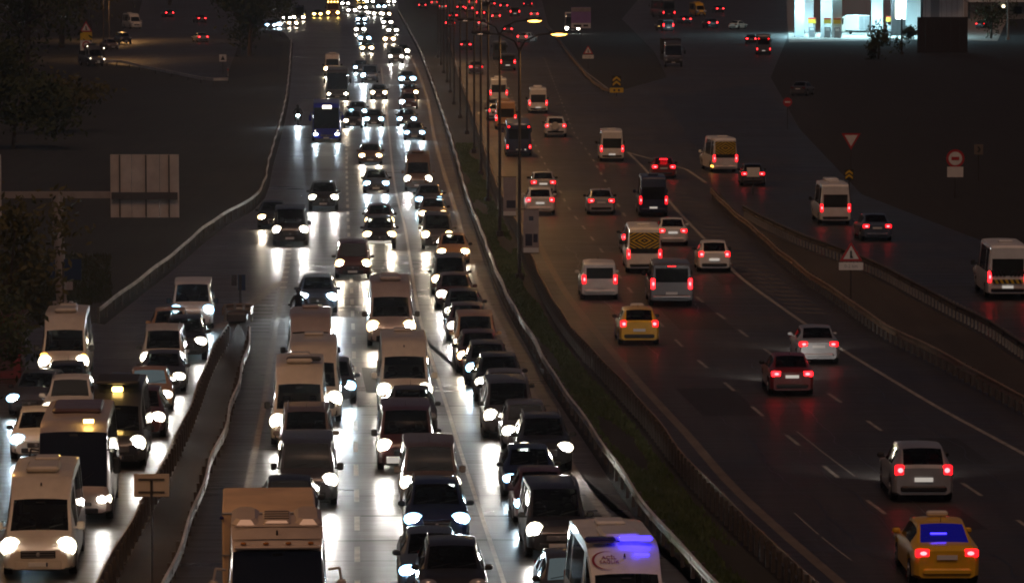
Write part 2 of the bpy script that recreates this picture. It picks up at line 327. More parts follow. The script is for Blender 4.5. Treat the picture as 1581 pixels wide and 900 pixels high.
sheet('left_embankment', [U(a, b) for a, b in ((-330,715),(-172,598),(0,521),(60,502),(108,493))] + [Vector((v.x-.35, v.y, 0)) for v in PD.pts(step=12)] + [U(440,56), U(430,110), U(352,124), U(215,108), U(150,104), U(-60,150), U(-700,420)], 0.008, 'verge_soil')

def ribbon(name, path, width, z, m, y0=None, y1=None, step=3.0):
    a = path.pts(y0, y1, step, -width/2, z); b = path.pts(y0, y1, step, width/2, z)
    q = MB(); q.strip(a, b); o = q.build(name, m); o['kind'] = 'structure'; return o
def dashes(name, path, width, z, m, y0, y1, on, period, jitter=0.0):
    q = MB(); y = y0
    while y < y1:
        a = path.pts(y, y+on, on/2, -width/2, z); b = path.pts(y, y+on, on/2, width/2, z); q.strip(a, b); y += period+random.uniform(-jitter, jitter)
    o = q.build(name, m); o['kind'] = 'structure'; return o
YT = 900
ribbon('edge_line', PE, 0.28, 0.004, 'marking_worn', 98, 620)
ribbon('lane_line', P3, 0.13, 0.004, 'marking', 98, 520)
dashes('lane_dashes', P2, 0.16, 0.004, 'marking', 97, 520, 2.9, 6.1)
ribbon('shoulder_line', P1, 0.22, 0.004, 'marking_worn', 98, U(446,395).y)
dashes('lane_studs', Path([(449,330),(447,360),(444,395),(441,420),(437,445),(434,470)]), 0.35, 0.008, 'marking', U(437,445).y, U(449,362).y, 0.9, 3.0)
ribbon('far_edge_line', PF, 0.34, 0.004, 'marking_brown', 99, 640)
dashes('far_lane_dashes', R1, 0.14, 0.004, 'marking_worn', 100, 560, 3.0, 8.4, 0.3)
dashes('far_lane_dashes', R2, 0.14, 0.004, 'marking_worn', 104, 560, 3.0, 8.4, 0.3)
ribbon('far_right_line', R3, 0.20, 0.004, 'marking_worn', U(1700,768).y, U(969,235).y)
dashes('thin_road_line', Path([(1150,590),(1237,672),(1320,735),(1390,786)]), 0.05, 0.004, 'marking_worn', U(1320,735).y, U(1237,672).y, 12.0, 14.0)  # thin pale lines along the outbound surface
dashes('thin_road_line', Path([(1205,770),(1257,820),(1315,865)]), 0.05, 0.004, 'marking_worn', U(1315,865).y, U(1257,820).y, 4.5, 5.0)
def pline(name, px, width, m, z=0.005):
    a = [U(*p) for p in px]; q = MB(); A, B = [], []
    for i, p in enumerate(a):
        t = (a[min(i+1, len(a)-1)]-a[max(0, i-1)]).normalized(); n = Vector((t.y, -t.x, 0)); A.append(p+n*width/2+Vector((0,0,z))); B.append(p-n*width/2+Vector((0,0,z)))
    q.strip(A, B); o = q.build(name, m); o['kind'] = 'structure'; return o
pline('gore_line', [(434,434),(405,456),(378,476)], 0.5, 'marking_worn')
pline('gore_line', [(364,486),(350,497),(330,509)], 0.5, 'marking_worn')
pline('exit_line', [(970,236),(1010,247),(1060,262),(1090,282)], 0.25, 'marking_worn', 0.009)
pline('exit_line', [(945,142),(905,112),(880,86)], 0.2, 'marking_worn')
q = MB()                                                # hatching of the two painted gores
for t in range(13):
    y = 446+t*5.5; xl = lerp(428, 372, min(1, (y-438)/46)) if y < 486 else 386-(y-486)*0.1; xr = P1.x(U(400, y).y)
    a, b = U(xl+2, y), U(xl+2, y+1.6); xr -= 0.25
    q.add([(a.x, a.y, .004), (xr, a.y, .004), (xr, b.y, .004), (b.x, b.y, .004)], [(0, 1, 2, 3)])
o = q.build('gore_hatching', 'marking_faint'); o['kind'] = 'structure'
q = MB()
for t in range(30):
    y = 292+t*6.6; yy = U(1000, y).y; x0 = R3.x(yy)+0.3; x1 = G1.f(yy)-0.9 if yy > G1.y0 else x0
    if x1-x0 > 0.6:
        d = 0.85; q.add([(x0, yy, .004), (x1, yy-0.6, .004), (x1, yy-0.6+d, .004), (x0, yy+d, .004)], [(0, 1, 2, 3)])
o = q.build('exit_hatching', 'marking_faint'); o['kind'] = 'structure'
# cross joints of the road surface
q = MB()
for py in (905,866,835,796,766,715,668,640,627,560,515,470,402,345,262,232):
    yy = U(600, py).y; x0 = P1.x(yy)+.1 if yy < U(446,395).y else P2.x(yy)-3.3; x1 = PA.x(yy)-.5; wd = random.choice((.10,.16,.25)); sk = random.uniform(-.4,.4)
    x0 += random.choice((0,0,3.5)); n = 14; A = []; B = []
    for i in range(n+1):
        x = lerp(x0, x1, i/n); j = random.uniform(-.05,.05); A.append(Vector((x, yy+sk*i/n+j-wd/2, .0022))); B.append(Vector((x, yy+sk*i/n+j+wd/2, .0022)))
    q.strip(A, B)
mat('joint', (0.022, 0.020, 0.019), 0.6)
o = q.build('road_joint', 'joint'); o['kind'] = 'structure'
# sealed cracks and patches
mat('tar', (0.016, 0.015, 0.015), 0.35); mat('patch_dark', (0.030, 0.028, 0.027), 0.6, noise=(3, .3))
def tar_seam(path, off, y0, y1, amp=.25, wd=.06):
    ph = random.random()*9; A, B = [], []
    for i, p in enumerate(path.pts(y0, y1, .8, off, .0026)):
        j = amp*(math.sin(i*.31+ph)+.6*math.sin(i*.83+2*ph)+.5*random.uniform(-1,1))*.5; w2 = wd*random.uniform(.4,1)/2; A.append(p+Vector((j-w2,0,0))); B.append(p+Vector((j+w2,0,0)))
    q = MB(); q.strip(A, B); o = q.build('tar_seam','tar'); o['kind'] = 'structure'
for off, y0, y1 in ((-1.6,104,150),(-1.7,150,205),(-5.2,108,170),(-8.9,112,190)): tar_seam(PE, off, y0, y1)
for off, y0, y1 in ((1.9,110,150),(5.1,112,168),(1.6,170,230),(8.8,118,160),(5.6,190,260),(3.4,112,140)): tar_seam(PF, off, y0, y1)
def patch(path, off, y, w_, l_, m='patch_dark'):
    a = path.pts(y, y+l_, l_/4, off, .0014); b = path.pts(y, y+l_, l_/4, off+w_, .0014); q = MB(); q.strip(a, b); o = q.build('road_patch', m); o['kind'] = 'structure'
for off, y, w_, l_ in ((4.6,121,1.6,5),(1.2,150,2.2,9),(7.9,136,1.4,7),(3.8,182,2.4,14),(8.0,205,2.0,10)): patch(PF, off, y, w_, l_)
for off, y, w_, l_ in ((-2.9,122,1.5,6),(-9.6,131,1.8,8),(-6.3,158,1.6,9),(-2.6,190,1.8,12)): patch(PE, off, y, w_, l_)
# ================================================================== guard rails
WB = [(0.00,0.44),(0.05,0.47),(0.05,0.52),(0.005,0.57),(0.005,0.63),(0.05,0.68),(0.05,0.73),(0.00,0.76),(-0.02,0.76),(-0.02,0.44)]
def guard_rail(label, path, y0, y1, m, pm, spacing, side=1, ymax=None, wob=0.03, group=None, name='guard_rail', h=0.0, thick=1.0, tall=1.0):
    root = empty(name, (path.x(y0), y0, 0)); tag(root, label, 'guard rail', group)
    org = Vector(root.location); pts = path.pts(y0, y1, 2.0); k = random.random()*9
    for i, p in enumerate(pts):
        p.x += wob*(math.sin(i*0.9+k)+0.6*math.sin(i*0.37+2*k)); p.z = 0.02*math.sin(i*0.55+k)
    q = MB(); q.sweep([p-org for p in pts], [(a*side*thick, .76-(.76-b)*tall+h) for a, b in WB]); q.build('rail', m, root, 40)
    q = MB(); k2 = 2
    while k2 < len(pts)-2 and pts[k2].y < 330:
        t_ = (pts[k2+1]-pts[k2]).normalized(); a_ = Matrix.Rotation(math.atan2(t_.y, t_.x), 3, 'Z'); q.box(pts[k2]-org+Vector((t_.y,-t_.x,0))*side*.045+Vector((0,0,.76-.16*tall+h)),(.34,.025,.30*tall),0,a_); k2 += 2
    if q.v: sp = q.build('splice_plates', m, root); sp['kind'] = 'stuff'
    pq = MB(); pq.box((0,0,(0.74+h)/2), (0.10,0.13,0.74+h)); pm_ = pq.mesh('post', pm)
    y = y0+0.4; n = 0
    while y < (ymax or y1) and n < 298:
        s = path.slope(y); o = put('post', pm_, root); o.location = Vector((path.x(y), y, 0))-org - Vector((side*0.09, 0, 0)); o.rotation_euler = (0, 0, -math.atan(s)); y += spacing; n += 1
    return root
guard_rail('dented steel guard rail between the oncoming queue and the grass median', PA, 100, PA.y1, 'galvanised', 'post_dark', 2.0, -1, 560, 0.03, tall=.8)
guard_rail('rusty brown guard rail on close set posts beside the outbound road', PB, 100, 640, 'rusty_rail', 'post_dark', 1.0, 1, 392)
guard_rail('dull guard rail on the slip road side of the kerb island', PIL, 98, PIL.y1, 'rusty_rail', 'post_dark', 1.3, -1)
guard_rail('bright guard rail on the main road side of the kerb island', PIR, 98, PIR.y1, 'galvanised', 'post_dark', 2.0, 1, None, 0.05)
guard_rail('long bright guard rail curving along the dark left embankment', PD, PD.y0, PD.y1, 'galvanised', 'post_dark', 3.0, 1, None, 0.03, tall=.55)
guard_rail('brown guard rail between the outbound road and the soil island', G1, G1.y0, G1.y1, 'rusty_rail', 'post_dark', 1.2, -1)
guard_rail('rail on a row of pale posts between soil island and dark ramp', G2, G2.y0, G2.y1, 'post_dark', 'post_pale', 0.9, -1)
guard_rail('low guard rail tapering to the yellow chevron nose', G0, G0.y0, G0.y1, 'rusty_rail', 'post_dark', 4.0, -1, None, 0.02, h=-0.25)
# short guard rail at the head of the side street (runs across the view)
root = empty('guard_rail', U(250,108,0)); tag(root, 'short guard rail closing the lamp lit side street', 'guard rail'); org = Vector(root.location)
pts = [U(a, b, 0.75) for a, b in ((150,94),(165,93.4),(180,93),(200,96),(215,100),(240,105),(265,110),(290,115),(310,119),(330,121),(352,120.5))]
for p in pts: p.z = 0
q = MB(); q.sweep([p-org for p in pts], WB); q.build('rail', 'galvanised', root, 40)
pq = MB(); pq.box((0,0,.37), (.12,.12,.74)); pme = pq.mesh('post', 'post_dark')
for p in pts: o = put('post', pme, root); o.location = p-org+Vector((0, .12, 0))
# ================================================================== street lamps on the median (double arms, sodium heads)
PM = Path([(672,80),(691,130),(700,160),(712,187),(735,245),(755,318),(772,367),(803,435)])
def street_lamp(x, y, rz, label, arms=(1, -1), H=12.2, watt=900, group='street lamps along the grass median', cat='street lamp', lit=True, dark=()):
    r = empty('street_lamp', (x, y, 0), rz); tag(r, label, cat, group)
    q = MB(); q.cyl((0,0,0), (0,0,.35), .22, .2, 8); q.cyl((0,0,.3), (0,0,H-.5), .095, .06, 8); q.build('pole', 'pole_metal', r, 50)
    for s in arms:
        q = MB(); q.tube([(0,0,H-.7),(s*.25,0,H-.2),(s*.9,0,H+.12),(s*1.6,0,H+.20)], .05, 6); q.build('arm', 'pole_metal', r)
        q = MB(); q.rbox((s*1.95,0,H+.25), (.95,.34,.18), .07); hd = q.build('lamp_head', 'pole_metal', r)
        q = MB(); q.ell((s*1.98,0,H+.165), (.42,.17,.10), 10, 4); q.build('lens', 'headlamp_off' if s in dark else 'sodium_lamp', hd)
        if lit and s not in dark: light('street_lamp_light', 'SPOT', (s*1.98,0,H+.02), (1,.50,.16), watt, r, .25, 165, .5, (0.12*s,0,-1))
    return r
ys = [208+29.2*i for i in range(13)]
for i, y in enumerate(ys):
    lab = ['nearest double arm street lamp, its pole carrying the closer banner', 'second double arm street lamp along the median, carrying the other banner'][i] if i < 2 else \
        'double arm street lamp in the median, %s of the row from the banners' % ['','','third','fourth','fifth','sixth','seventh','eighth','ninth','tenth','eleventh','twelfth','last'][i]
    street_lamp(PM.x(y) if y < PM.y1 else lerp(PA.x(y), PF.x(y), .55), y, -math.atan(PA.slope(y)), lab, H=12.2 if i < 2 else 13.4, watt=1900 if i > 1 else 1100, dark=(-1,))
for i, (x_, y_, n_) in enumerate(((-11.2,60,'unseen street lamp nearest the bridge on the slip road side'),(-16.6,97,'unseen street lamp on the slip road side, second from the bridge'),(-21.2,134,'unseen street lamp on the slip road side, third from the bridge'))):  # out of view to the left, added to light the nearest vans
    street_lamp(x_, y_, 0, n_, (1,), 11.6, 1500, 'unseen street lamps on the slip road side')
for px, py, lab in ((141,98,'slim single arm street lamp behind the stacked signs'), (160,90,'slim single arm street lamp beside the parked sedan')):
    p = U(px, py); street_lamp(p.x, p.y, 0, lab, (1,), 10.5, 3000, None, lit=(px == 160))
p = U(191, 62); street_lamp(p.x-2.3, p.y, 0, 'street lamp with glowing head above the side street', (1,), 7.9, 5000, None)
# ================================================================== banners, signs, gantry
def banner(px0, px1, py0, py1, Y, label):
    k = FPX/Y*1.0; a = U(px0, py0, 0)
    # real position: at distance Y
    def at(px, py):
        d = FW*FPX + Vector((px-790.5,0,0)) + UP*(450-py); t = Y/d.y; return Vector((d.x*t, Y, CAMZ+d.z*t))
    tl, br = at(px0, py0), at(px1, py1); w_, h_ = br.x-tl.x, tl.z-br.z
    r = empty('banner', ((tl.x+br.x)/2, Y-.05, br.z)); tag(r, label, 'banner', 'banners on the median lamp posts')
    q = MB(); q.box((0,0,h_/2), (w_,.04,h_)); q.build('cloth_panel', 'banner_grey', r)
    q = MB()
    for z in (h_+.03, -.03): q.cyl((-w_/2-.35,0,z), (w_/2,0,z), .025, .025, 6)
    q.build('bracket', 'pole_metal', r)
    q = MB()
    if px0 > 800:
        q.box((-.15*w_,-.025,h_*.3), (w_*.45,.01,h_*.28)); q.box((.28*w_,-.025,h_*.34), (w_*.28,.01,h_*.2)); q.box((0,-.025,h_*.8), (w_*.3,.01,h_*.1))
    else: q.box((.1*w_,-.025,h_*.3), (w_*.7,.01,h_*.2))
    q.build('print', 'banner_blue', r)
    q = MB(); q.box((0,-.024,h_*.06), (w_*.98,.008,h_*.11)); q.build('footer_strip', 'plate_white', r)
banner(808, 832, 324, 390, 207.6, 'pale banner with dark pictures hung on the nearest lamp post')
banner(777, 797, 274, 333, 236.8, 'faded banner with a blue patch on the second lamp post')
def tri(r, up=True, inset=0.0):
    a = r-inset*2; s = 1 if up else -1
    return [(math.sin(t)*a, s*math.cos(t)*a) for t in (0, 2*math.pi/3, -2*math.pi/3)]
def plate(pts, y, th=.02): 
    n = len(pts); vs = [(a, y, b) for a, b in pts]+[(a, y+th, b) for a, b in pts]
    return vs, [tuple(range(n)), tuple(range(2*n-1, n-1, -1))]+[(i, n+i, n+(i+1) % n, (i+1) % n) for i in range(n)]
def text_mesh(txt, size, m, name='lettering', parent=None, loc=(0,0,0), rot=(math.pi/2,0,0)):
    c = bpy.data.curves.new(name, 'FONT'); c.body = txt; c.size = size; c.align_x = 'CENTER'; c.align_y = 'CENTER'; c.extrude = .003; c.resolution_u = 2
    t = bpy.data.objects.new('tmp', c); me = bpy.data.meshes.new_from_object(t); bpy.data.objects.remove(t); bpy.data.curves.remove(c)
    me.materials.clear(); me.materials.append(M[m]); o = put(name, me, parent); o.location = loc; o.rotation_euler = rot; return o
def sign(px, py, z, label, cat='road sign', name='road_sign', post=True, group=None):
    """an Empty at the foot of the post; parts use local coordinates facing the camera side (-y)"""
    p = U(px, py, z); r = empty(name, (p.x, p.y, 0), 0); tag(r, label, cat, group)
    if post: q = MB(); q.cyl((0,.05,0), (0,.05,z+.3), .035, .035, 7); q.build('post', 'pole_metal', r)
    return r
def tri_sign(r, z, R, up=True, glyph=True):
    q = MB(); q.add(*plate([(a, b+z) for a, b in tri(R, up)], 0)); q.build('red_border', 'sign_red', r)
    q = MB(); q.add(*plate([(a, b+z) for a, b in tri(R*.68, up)], -.006, .005)); q.build('white_face', 'sign_white', r)
    if glyph:
        s = R*.62; q = MB(); q.add(*plate([(-.14*s, -.45*s+z), (.28*s, -.45*s+z), (.12*s, -.1*s+z), (.10*s, .45*s+z), (-.06*s, .5*s+z), (-.14*s, .4*s+z)], -.011, .004)); q.build('symbol', 'sign_black', r)
def plaque(r, z, w_, h_, marks=0, m='sign_white'):
    q = MB(); q.box((0,0,z), (w_,.02,h_)); q.build('plaque', m, r)
    if marks: text_mesh('0-2 km', h_*.62, 'pump_grey', 'lettering', r, (0,-.014,z))
r = sign(1314,398,2.2,'red bordered merge warning triangle over a pale distance plate on the soil island'); tri_sign(r, 2.35, .62); plaque(r, 1.80, 1.14, .36, 1)
r = sign(908,80,2.2,'small dim warning triangle with plate beside the exit'); tri_sign(r, 2.25, .72); plaque(r, 1.55, 1.40, .46, 1)
r = sign(1314,218,2.6,'upside down give way triangle with white face above the dark ramp'); tri_sign(r, 2.75, .78, False, False)
def chevron(r, z, w_, n=2, diamond=False):
    h_ = w_*1.25; q = MB(); q.box((0,0,z), (w_,.03,h_)); q.build('backing', 'sign_black', r)
    for i in range(n):
        zz = z-h_*.30+i*h_*.38; t = w_*.13; q = MB(); a = w_*.42
        q.add(*plate([(-a, zz-t), (0, zz+a*.8-t), (a, zz-t), (a, zz+t), (0, zz+a*.8+t), (-a, zz+t)], -.022, .006)); q.build('yellow_chevron', 'sign_yellow', r)
    if diamond:
        q = MB(); q.box((0,0,z-h_*.78), (w_*1.5,.25,h_*.42)); q.build('nose_cushion', 'sign_yellow', r)
        q = MB(); zz = z-h_*.78
        for i in (-1, 1): q.add(*plate([(i*w_*.25-.16*w_, zz), (i*w_*.25, zz+.16*w_), (i*w_*.25+.16*w_, zz), (i*w_*.25, zz-.16*w_)], -.135, .006))
        q.build('diamond_marks', 'sign_black', r)
r = sign(952,126,1.55,'twin yellow chevron marker on a striped nose cushion at the exit'); chevron(r, 1.55, .95, 2, True)
r = sign(1311,270,1.3,'lone twin yellow chevron marker standing on the dark ramp'); chevron(r, 1.3, .58)
def disc(r, z, R, ring='sign_red', face='sign_white', bar=True):
    pts = lambda rr: [(math.sin(i*math.pi/12)*rr, math.cos(i*math.pi/12)*rr+z) for i in range(24)]
    q = MB(); q.add(*plate(pts(R), 0)); q.build('ring', ring, r); q = MB(); q.add(*plate(pts(R*.74), -.006, .005)); q.build('face', face, r)
    q = MB(); q.box((0,-.010,z), (R*(.85 if ring == 'sign_red' and face == 'sign_white' else 1.2), .006, R*.36)); q.build('symbol', 'sign_red' if face == 'sign_white' else 'sign_white', r)
r = sign(1475,245,2.6,'round sign with red ring above a blank grey plate on the far right'); disc(r, 2.6, .60); plaque(r, 1.72, 1.05, .68)
r = sign(1216,158,2.4,'small round no entry sign in the darkness'); disc(r, 2.4, .40, 'sign_red', 'sign_red')
r = sign(1511,231,2.2,'small dim square arrow board right of the round sign'); q = MB(); q.box((0,0,2.2), (.62,.02,.72)); q.build('board', 'marking_brown', r); q = MB(); q.add(*plate([(-.12,2.0),(.02,2.0),(.16,2.2),(.02,2.4),(-.12,2.4),(.02,2.2)], -.018, .006)); q.build('arrow', 'sign_black', r)
r = sign(1163,266,1.5,'blank pale sign plate in front of the red lit sedan near the exit'); plaque(r, 1.5, .85, .62)
r = sign(897,28,4.2,'purple and white roadside billboard beside the exit','billboard','billboard'); q = MB(); q.box((0,0,4.2), (2.9,.12,3.1)); q.build('board', 'sign_purple', r)
q = MB(); q.box((0,-.07,5.4), (2.85,.02,.62)); q.build('header_strip', 'banner_grey', r); q = MB(); q.box((0,-.07,3.05), (2.85,.02,.75)); q.build('footer_strip', 'sign_white', r)
q = MB(); q.box((-.5,-.085,3.05), (1.1,.01,.3)); q.box((.7,-.085,3.05), (.7,.01,.3)); q.build('print', 'hoarding', r)
r = sign(133,58,3.6,'stacked signs with triangle, yellow panel and white disc panel on one post'); tri_sign(r, 4.75, .92); 
q = MB(); q.box((0,0,3.75), (1.5,.03,1.0)); q.build('yellow_panel', 'sign_yellow', r); q = MB(); q.box((0,0,2.55), (1.5,.03,1.3)); q.build('white_panel', 'sign_white', r)
q = MB(); pts = [(math.sin(i*math.pi/10)*.5, math.cos(i*math.pi/10)*.5+2.6) for i in range(20)]; q.add(*plate(pts, -.024, .008)); q.build('ring', 'sign_red', r)
q = MB(); pts = [(math.sin(i*math.pi/10)*.34, math.cos(i*math.pi/10)*.34+2.6) for i in range(20)]; q.add(*plate(pts, -.030, .006)); q.build('disc', 'sign_white', r)
r = sign(344,90,1.9,'small square white sign at the end of the short guard rail'); q = MB(); q.box((0,0,1.9), (.85,.03,.85)); q.build('board', 'sign_white', r); q = MB(); q.add(*plate([(-.26,1.65),(0,2.2),(.26,1.65)], -.022, .006)); q.build('symbol', 'sign_black', r)
r = sign(352,112,.5,'short striped delineator post at the guard rail end','bollard','delineator_post',False); q = MB(); q.cyl((0,0,0),(0,0,1.1),.10,.09,8); q.build('stem','post_pale',r); q = MB(); q.cyl((0,0,.7),(0,0,.9),.105,.1,8); q.build('band','sign_red',r)
# sign seen from behind on the kerb island
p = U(235,915); r = empty('road_sign', (p.x, p.y, 0)); tag(r, 'back of a small plain metal sign on a thin post in the kerb island', 'road sign')
q = MB(); q.cyl((0,0,0),(0,0,3.05),.035,.035,8); q.build('post','pole_metal',r)
q = MB(); q.rbox((0.0,.05,2.9),(.95,.03,.62),.012); q.build('plate_back','sign_back',r)
q = MB()
for z in (2.72,3.06): q.box((0,.02,z),(.7,.03,.05))
q.build('bracket','sign_rib',r)
# gore nose with dark sign back and crash cushion
p = U(368,497); r = empty('road_sign', (p.x, p.y+1.5, 0)); tag(r, 'dark sign seen from behind on the tip of the kerb island', 'road sign')
q = MB(); q.cyl((0,0,0),(0,0,2.0),.06,.06,8); q.build('post','pole_metal',r); q = MB(); q.box((.06,.05,1.65),(.34,.04,.72)); q.build('panel','sign_blue',r); q = MB(); q.box((-.28,.05,1.75),(.24,.04,.5)); q.build('panel','hoarding',r)
r = empty('crash_cushion', (p.x, p.y, 0)); tag(r, 'rounded metal crash cushion closing the tip of the kerb island', 'crash cushion')
q = MB(); n = 14; pts = [Vector((math.cos(math.pi*i/n)*.66, math.sin(math.pi*i/n)*.9, 0)) for i in range(n+1)]; q.sweep([Vector((-.62,-1.4,0))]+pts[::-1]+[Vector((.62,-1.4,0))], WB); q.build('nose_band','rusty_rail',r,40)
for x in (-.6,-.2,.2,.6): q = MB(); q.box((x,.1 if abs(x) > .3 else .7,.4),(.12,.12,.8)); q.build('post','post_pale',r)
q = MB(); q.rbox((0,-.5,.3),(.9,1.4,.45),.08); q.build('core','post_dark',r)
# gantry
YG = U(95,474).y
def atY(px, py, Y):
    d = FW*FPX + Vector((px-790.5,0,0)) + UP*(450-py); t = Y/d.y; return Vector((d.x*t, Y, CAMZ+d.z*t))
b = U(95,474); r = empty('sign_gantry', b); tag(r, 'tall butterfly gantry on the dark embankment seen from behind', 'gantry')
top = atY(88,300,YG); L_ = lambda px, py: atY(px, py, YG)-b
q = MB(); q.cyl((0,0,0),(0,0,.25),.55,.55,10); q.cyl((0,0,.2),(top.x-b.x,0,top.z),.24,.27,10); q.build('column','gantry_metal',r,50)
arm0, arm1 = L_(-140,301), L_(276,299); q = MB(); q.box(((arm0.x+arm1.x)/2,0,arm0.z),(arm1.x-arm0.x,.3,.30)); q.build('beam','gantry_metal',r)
for (x0, x1, lab) in ((171,278,0),(-110,4,1)):
    a, c = L_(x0,238), L_(x1,335); w_, h_ = c.x-a.x, a.z-c.z; cx_, cz_ = (a.x+c.x)/2, (a.z+c.z)/2
    pn = put('sign_panel', None, r) if False else None
    q = MB(); ed = [0,.14,.31,.52,.715,.855,1.0]
    for i in range(6):
        q = MB(); xa, xb = a.x+w_*ed[i]+.012, a.x+w_*ed[i+1]-.012; q.box(((xa+xb)/2,-.36,cz_),(xb-xa,.05,h_)); q.build('sign_plank','sign_back',r)
    for i in (1,3,5):
        q = MB(); q.box((a.x+w_*ed[i],-.30+.0,cz_),(.07,.06,h_*.99)); q.build('rib','sign_rib',r)
    for i in (1,3,5):
        q = MB(); q.box((a.x+w_*ed[i],-.43,cz_),(.06,.09,h_*.985)); q.build('rib','sign_rib',r)
    q = MB(); q.box((cx_,-.50,arm0.z-.02),(w_*.96,.05,.34)); q.build('cross_beam','sign_rib',r)
r = sign(97,416,2.1,'pair of dark blue square signs on a thin post before the gantry',post=True); q = MB(); q.box((.45,0,2.1),(.80,.03,.95)); q.build('panel','sign_blue',r); q = MB(); q.box((-.62,0,2.1),(.55,.03,.95)); q.build('panel','sign_blue',r); q = MB(); q.box((.3,0,1.35),(.3,.03,.38)); q.build('plaque','banner_grey',r)
# ================================================================== grass and plants
def grass(name, label, area, n, h, m, z=0.02):
    q = MB()
    for i in range(n):
        p = area(); 
        if p is None: continue
        for k in range(2):
            a = random.uniform(0, 6.28); hh = h*random.uniform(.45, 1.25); wd = random.uniform(.02,.05)*(1+p.y/400); le = random.uniform(-.35,.35)*hh; o = Vector((random.uniform(-.12,.12), random.uniform(-.12,.12), 0))
            c, s = math.cos(a), math.sin(a); q.add([p+o+Vector((-c*wd,-s*wd,z)), p+o+Vector((c*wd,s*wd,z)), p+o+Vector((le*s,le*c,z+hh))], [(0,1,2)])
    o = q.build(name, m); tag(o, label, 'grass', None, 'stuff'); return o
def med_area():
    y = 98+240*random.random()**1.5; t = random.random()
    a, b_ = PA.x(y)+.4, PB.x(y)-.5
    if math.sin(y*.21)+math.sin(t*5+y*.06) < -.9: return None
    return Vector((lerp(a, b_, t), y, 0))
grass('grass', 'patchy green grass growing in the strip between the two roads', med_area, 26000, .16, 'grass_blade')
def emb_area():
    u, v = random.uniform(0, 170), random.uniform(395, 510)
    if v > 492-max(0, u-60)*.25: return None
    return U(u, v)
grass('grass', 'dull grass on the left embankment under the gantry', emb_area, 6000, .22, 'dry_grass', 0.01)
def crown(q, c, r, n, size, m=0):
    cl = [(Vector((random.gauss(0,.45)*r[0], random.gauss(0,.45)*r[1], random.gauss(0,.45)*r[2]))+c, random.uniform(.25,.5)) for _ in range(14)]
    for i in range(n):
        k, kr = random.choice(cl); p = k+Vector((random.gauss(0,kr)*r[0]*.6, random.gauss(0,kr)*r[1]*.6, random.gauss(0,kr)*r[2]*.6))
        u = Vector((random.gauss(0,1), random.gauss(0,1), random.gauss(0,1))).normalized(); v = u.orthogonal().normalized(); s_ = size*random.uniform(.5,1.2)
        q.add([p-u*s_, p+v*s_*.45, p+u*s_, p-v*s_*.45], [(0,1,2,3)], m)
def tree(px, py, H, W_, label, leaf='leaf_dark', n=1400, name='tree', cat='tree', size=.22, z0=.28, group=None):
    p = U(px, py); r = empty(name, p); tag(r, label, cat, group)
    q = MB(); q.cyl((0,0,0),(W_*.03,0,H*.45),H*.028,H*.018,8)
    for i in range(6):
        a = i*1.05+random.random(); e = Vector((math.cos(a)*W_*.32, math.sin(a)*W_*.32, H*random.uniform(.55,.85))); q.cyl((W_*.03*random.uniform(.4,1),0,H*random.uniform(.28,.45)), e, H*.012, H*.004, 5)
    q.build('trunk','bark',r)
    q = MB(); crown(q, Vector((0,0,H*(z0+1)/2)), (W_*.5, W_*.5, H*(1-z0)*.5), n, size); q.build('crown', leaf, r)
tree(8,560,7.4,5.0,'leafy tree standing at the left edge beside the slip road','leaf_warm',2600,size=.20)
tree(-6,620,4.5,3.4,'low dense bush under the leafy tree at the left edge','leaf_dark',1500,'bush','bush',.16,.05)
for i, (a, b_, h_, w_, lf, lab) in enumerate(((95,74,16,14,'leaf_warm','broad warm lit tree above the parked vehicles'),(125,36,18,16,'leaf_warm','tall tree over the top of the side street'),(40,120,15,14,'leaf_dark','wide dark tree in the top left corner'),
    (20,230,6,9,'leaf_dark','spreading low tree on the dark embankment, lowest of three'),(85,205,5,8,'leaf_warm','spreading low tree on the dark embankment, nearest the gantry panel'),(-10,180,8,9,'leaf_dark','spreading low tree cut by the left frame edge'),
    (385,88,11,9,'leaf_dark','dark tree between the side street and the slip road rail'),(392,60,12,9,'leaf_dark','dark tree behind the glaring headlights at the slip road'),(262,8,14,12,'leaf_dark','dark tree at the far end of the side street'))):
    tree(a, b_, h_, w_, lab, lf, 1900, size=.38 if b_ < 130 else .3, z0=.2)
for i, (a, b_, h_, w_, lab) in enumerate(((1356,92,5.2,4.0,'dark shrub silhouetted against the fuel station forecourt'),(1405,62,2.2,3.0,'small shrub beside the dark hoarding'),(1530,60,7,6,'dark tree beside the parked car right of the hoarding'))):
    tree(a, b_, h_, w_, lab, 'leaf_dark', 900, 'bush' if 'bush' in lab or 'shrub' in lab else 'tree', 'bush' if 'bush' in lab or 'shrub' in lab else 'tree', .3, .1)
# ================================================================== fuel station
fy = U(1320,60).y
fp = [U(a, b_) for a, b_ in ((1218,66),(1420,62),(1540,64),(1560,20),(1530,0),(1215,0),(1216,40))]
sheet('forecourt', fp, 0.012, 'concrete')
b = U(1320,60); r = empty('fuel_canopy', (b.x, b.y, 0)); tag(r, 'brightly lit fuel station canopy on broad white columns', 'canopy')
gx = lambda px, Y: (px-790.5)*Y/FPX*1.0
Yc = b.y; D0, D1 = Yc+1, Yc+34
x0, x1 = gx(1222,Yc)-b.x, gx(1442,Yc)-b.x
q = MB(); q.box(((x0+x1)/2, (D1-D0)/2+1, 7.3), (x1-x0, D1-D0, .7)); q.build('roof', 'cladding_white', r)
for i in range(5):
    for j in range(3):
        lx, ly = x0+(x1-x0)*(i+.5)/5, 4+j*12; q = MB(); q.box((lx, ly, 6.92), (1.5,1.5,.05)); q.build('light_panel','canopy_lamp',r)
        light('canopy_light','AREA',(lx,ly,6.85),(.46,.86,1.0),1500,r,1.2)
